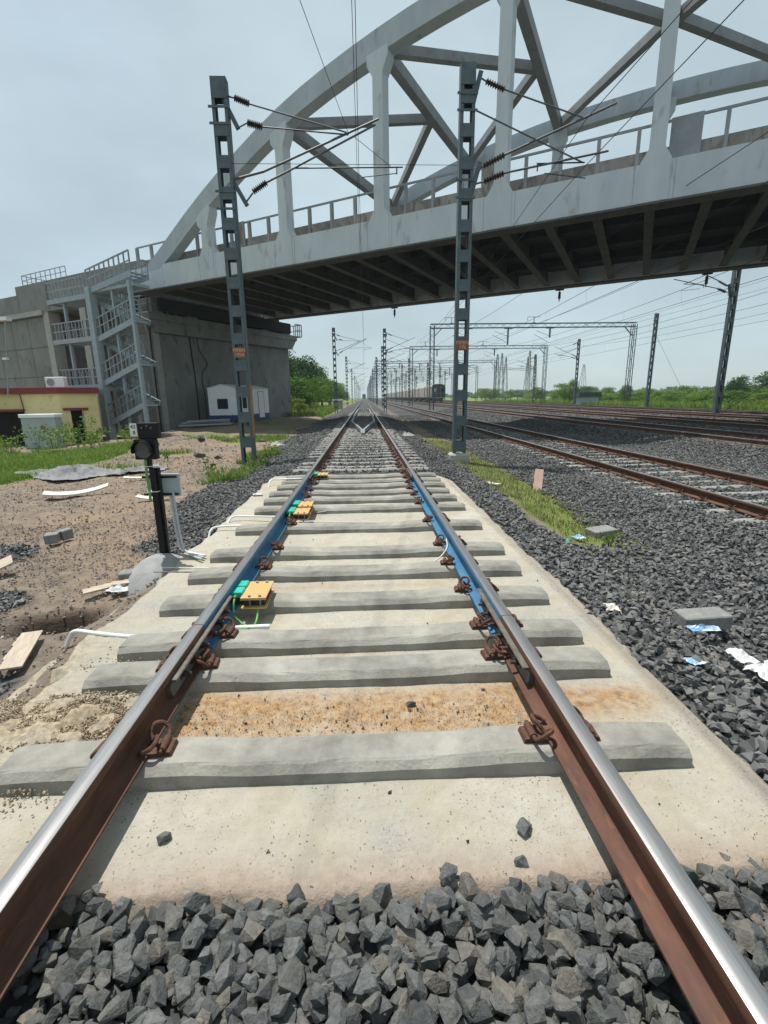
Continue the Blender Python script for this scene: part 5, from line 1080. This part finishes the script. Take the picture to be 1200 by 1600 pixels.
tree(50.5, 64, 4.2, 3.4, 'leafdark', 'scraggy twin topped tree standing above the bushes left of the tall mast', None); tree(39.5, 92, 4.6, 4, 'leaf', 'slender tree above the bushes just left of the wide portal leg', None); tree(40.5, 74, 3.4, 2.4, 'leaf', 'spindly tree between the portal leg and the hooked mast', None)
# far wood as one mass
n = 260; C_ = np.stack([rng.uniform(60, 900, n), rng.uniform(350, 900, n), rng.uniform(0, 3, n)], 1); C2 = np.stack([rng.uniform(-700, -14, n), rng.uniform(260, 800, n), rng.uniform(0, 3.5, n)], 1)
V, F, A_ = leaf_cloud(np.concatenate([C_, C2]), rng.uniform(4, 8, 2*n), 1.4, 1.5, .8, -1); o = link(bpy.data.objects.new('far_wood', fast_mesh('far_wood', V, F, M_['leafdark'], attrs={'rnd': A_}))); tag(o, 'hazy wood along the horizon', kind='stuff')
# grasses
def blades(n, fx, h0, h1, wd, m, name, lb, mask=None, lean=.5):
    x, y = fx(n); k = np.ones(len(x), bool) if mask is None else mask(x, y); x, y = x[k], y[k]; n = len(x); z = ground_z(x, y)-.01
    h_ = rng.uniform(h0, h1, n)*(.5+.9*fbm(x, y, 1.1, 7)); a = rng.uniform(0, 6.28, n); w_ = wd*rng.uniform(.6, 1.4, n); l = rng.normal(0, lean, (n, 2))*h_[:, None]
    b0 = np.stack([x-np.cos(a)*w_, y-np.sin(a)*w_, z], 1); b1 = np.stack([x+np.cos(a)*w_, y+np.sin(a)*w_, z], 1); m1 = np.stack([x+l[:,0]*.45, y+l[:,1]*.45, z+h_*.6], 1)
    w2 = np.stack([np.cos(a)*w_*.7, np.sin(a)*w_*.7, 0*w_], 1); tp = np.stack([x+l[:,0], y+l[:,1], z+h_], 1)
    V = np.stack([b0, b1, m1+w2, tp, m1-w2], 1).reshape(-1, 3); i = np.arange(n)*5
    F = np.concatenate([np.stack([i, i+1, i+2, i+4], 1), np.stack([i+4, i+2, i+3, i+3], 1)]); 
    F3 = np.concatenate([np.stack([i, i+1, i+2], 1), np.stack([i, i+2, i+4], 1), np.stack([i+4, i+2, i+3], 1)])
    o = link(bpy.data.objects.new(name, fast_mesh(name, V, F3, M_[m], attrs={'rnd': np.repeat(rng.random(n), 5)}))); tag(o, lb, kind='stuff')
U = lambda x0, x1, y0, y1: (lambda n: (rng.uniform(x0, x1, n), rng.uniform(y0, y1, n)))
gmk = lambda x, y: (grass_mask(x, y) > rng.random(len(x))*.6+.3)
blades(90000, U(-18,-3.4,7.5,24), .08, .26, .010, 'grass', 'left_grass', 'bright green grass covering the ground before the yellow hut', gmk)
blades(10000, U(2.1,3.7,4.8,20), .04, .13, .006, 'drygrass', 'ditch_grass', 'olive dry grass strip in the ditch between the tracks', gmk)
blades(6000, U(-3.6,-2.5,10.2,16), .08, .28, .012, 'grass', 'shoulder_grass', 'green weeds around the foot of the left mast', lambda x, y: fbm(x, y, 1.2, 43) > .53)
blades(45000, lambda n: (lambda y: (32+rng.random(n)**1.6*(12+y*.35), y))(rng.uniform(18, 130, n)), .35, 1.25, .05, 'grass', 'yard_edge_grass', 'tall green grass beyond the last yard track', None, .35)
blades(14000, U(-14,-3.6,44,75), .2, .7, .03, 'grass', 'pier_end_grass', 'tall grass beyond the pier beside the middle track', None)
# ------------------------------------------------------------------ haze in the air
hz = MB(); hz.box(-1500, 1500, -60, 1900, -3, 24); hm = bpy.data.materials.new('thin_air_haze'); hm.use_nodes = True; hn = hm.node_tree.nodes; hn.remove(hn['Principled BSDF'])
pv_ = hn.new('ShaderNodeVolumePrincipled'); pv_.inputs['Density'].default_value = .0004; pv_.inputs['Color'].default_value = (.80, .90, .95, 1); hm.node_tree.links.new(pv_.outputs[0], hn['Material Output'].inputs['Volume'])
tag(hz.build('haze', hm), kind='stuff')
# leafy plants: by the hut, by the left mast
def plant(x, y, h_, n, size, lb, k='leaf', grp=None):
    z = float(ground_z(x, y)); root = empty('leafy_plant', (x, y, z), lb, 'plant', grp); mb = MB()
    V, F, A_ = leaf_cloud([(random.uniform(-.4,.4)*h_, random.uniform(-.4,.4)*h_, h_*random.uniform(.3,.95)) for _ in range(n)], [h_*.28]*n, 80/(h_*h_)*.35, size); part('foliage', fast_mesh('foliage', V, F, M_[k], attrs={'rnd': A_}), root)
    for i in range(5): mb.tube([(0,0,-.05),(random.uniform(-.3,.3)*h_, random.uniform(-.3,.3)*h_, h_*.8)], .006, 4)
    mb.build('stem', M_['bark'], root, world=False)
plant(-3.75, 11.6, .42, 5, .055, 'broad leaved pale plant in front of the left mast weeds'); plant(-2.75, 13.9, .5, 5, .05, 'leafy plant just right of the left mast foot', 'leafyel')
for x, y, h_, lb in ((-13.4,23.5,1.5,'tallest feathery shrub right before the yellow hut door'),(-14.6,24,1.2,'feathery shrub between the cabinet and the hut door'),(-12.4,23.3,1.0,'feathery shrub at the right corner of the yellow hut'),(-12.6,21.5,1.1,'feathery shrub out in the grass nearest the hut door'),(-16.4,22.5,.9,'low shrub in front of the grey blue cabinet'),(-11.4,24.4,.8,'small shrub at the foot of the stair tower'),(-18.2,23,.9,'low shrub at the left edge before the dark opening')): plant(x, y, h_, 10, .09, lb, 'leafyel' if h_ < 1 else 'leaf', 'shrubs before the yellow hut')
for x, y, h_ in ((-8.3,31.5,.6),(-7.2,30.6,.5),(-9.6,32.8,.6)): plant(x, y, h_, 7, .07, 'low dark weeds in shade by the white cabin', 'leafdark', 'shaded weeds by the cabin')
for x, y, h_, lb in ((-12.4,19.6,1.15,'bright weed clump nearest the camera before the hut door'),(-13.6,20.4,1.3,'tallest bright weed clump in front of the cabinet'),(-11.4,20.4,.8,'low bright weed clump right of the tallest clump'),(-14.8,20.6,1.0,'bright weed clump at the left part of the cabinet'),(-16.2,21,.8,'low bright weed clump near the left edge'),(-10.6,21.8,.7,'rightmost small weed clump toward the signal post')): plant(x, y, h_, 16, .07, lb, 'leafyel', 'weed clumps before the cabinet')
plant(2.95, 5.25, .16, 4, .03, 'small green weed at the near end of the grass strip', 'leafyel'); plant(-6.0, 14.8, .35, 4, .05, 'broad leaved plant at the right end of the grey cement sheet')
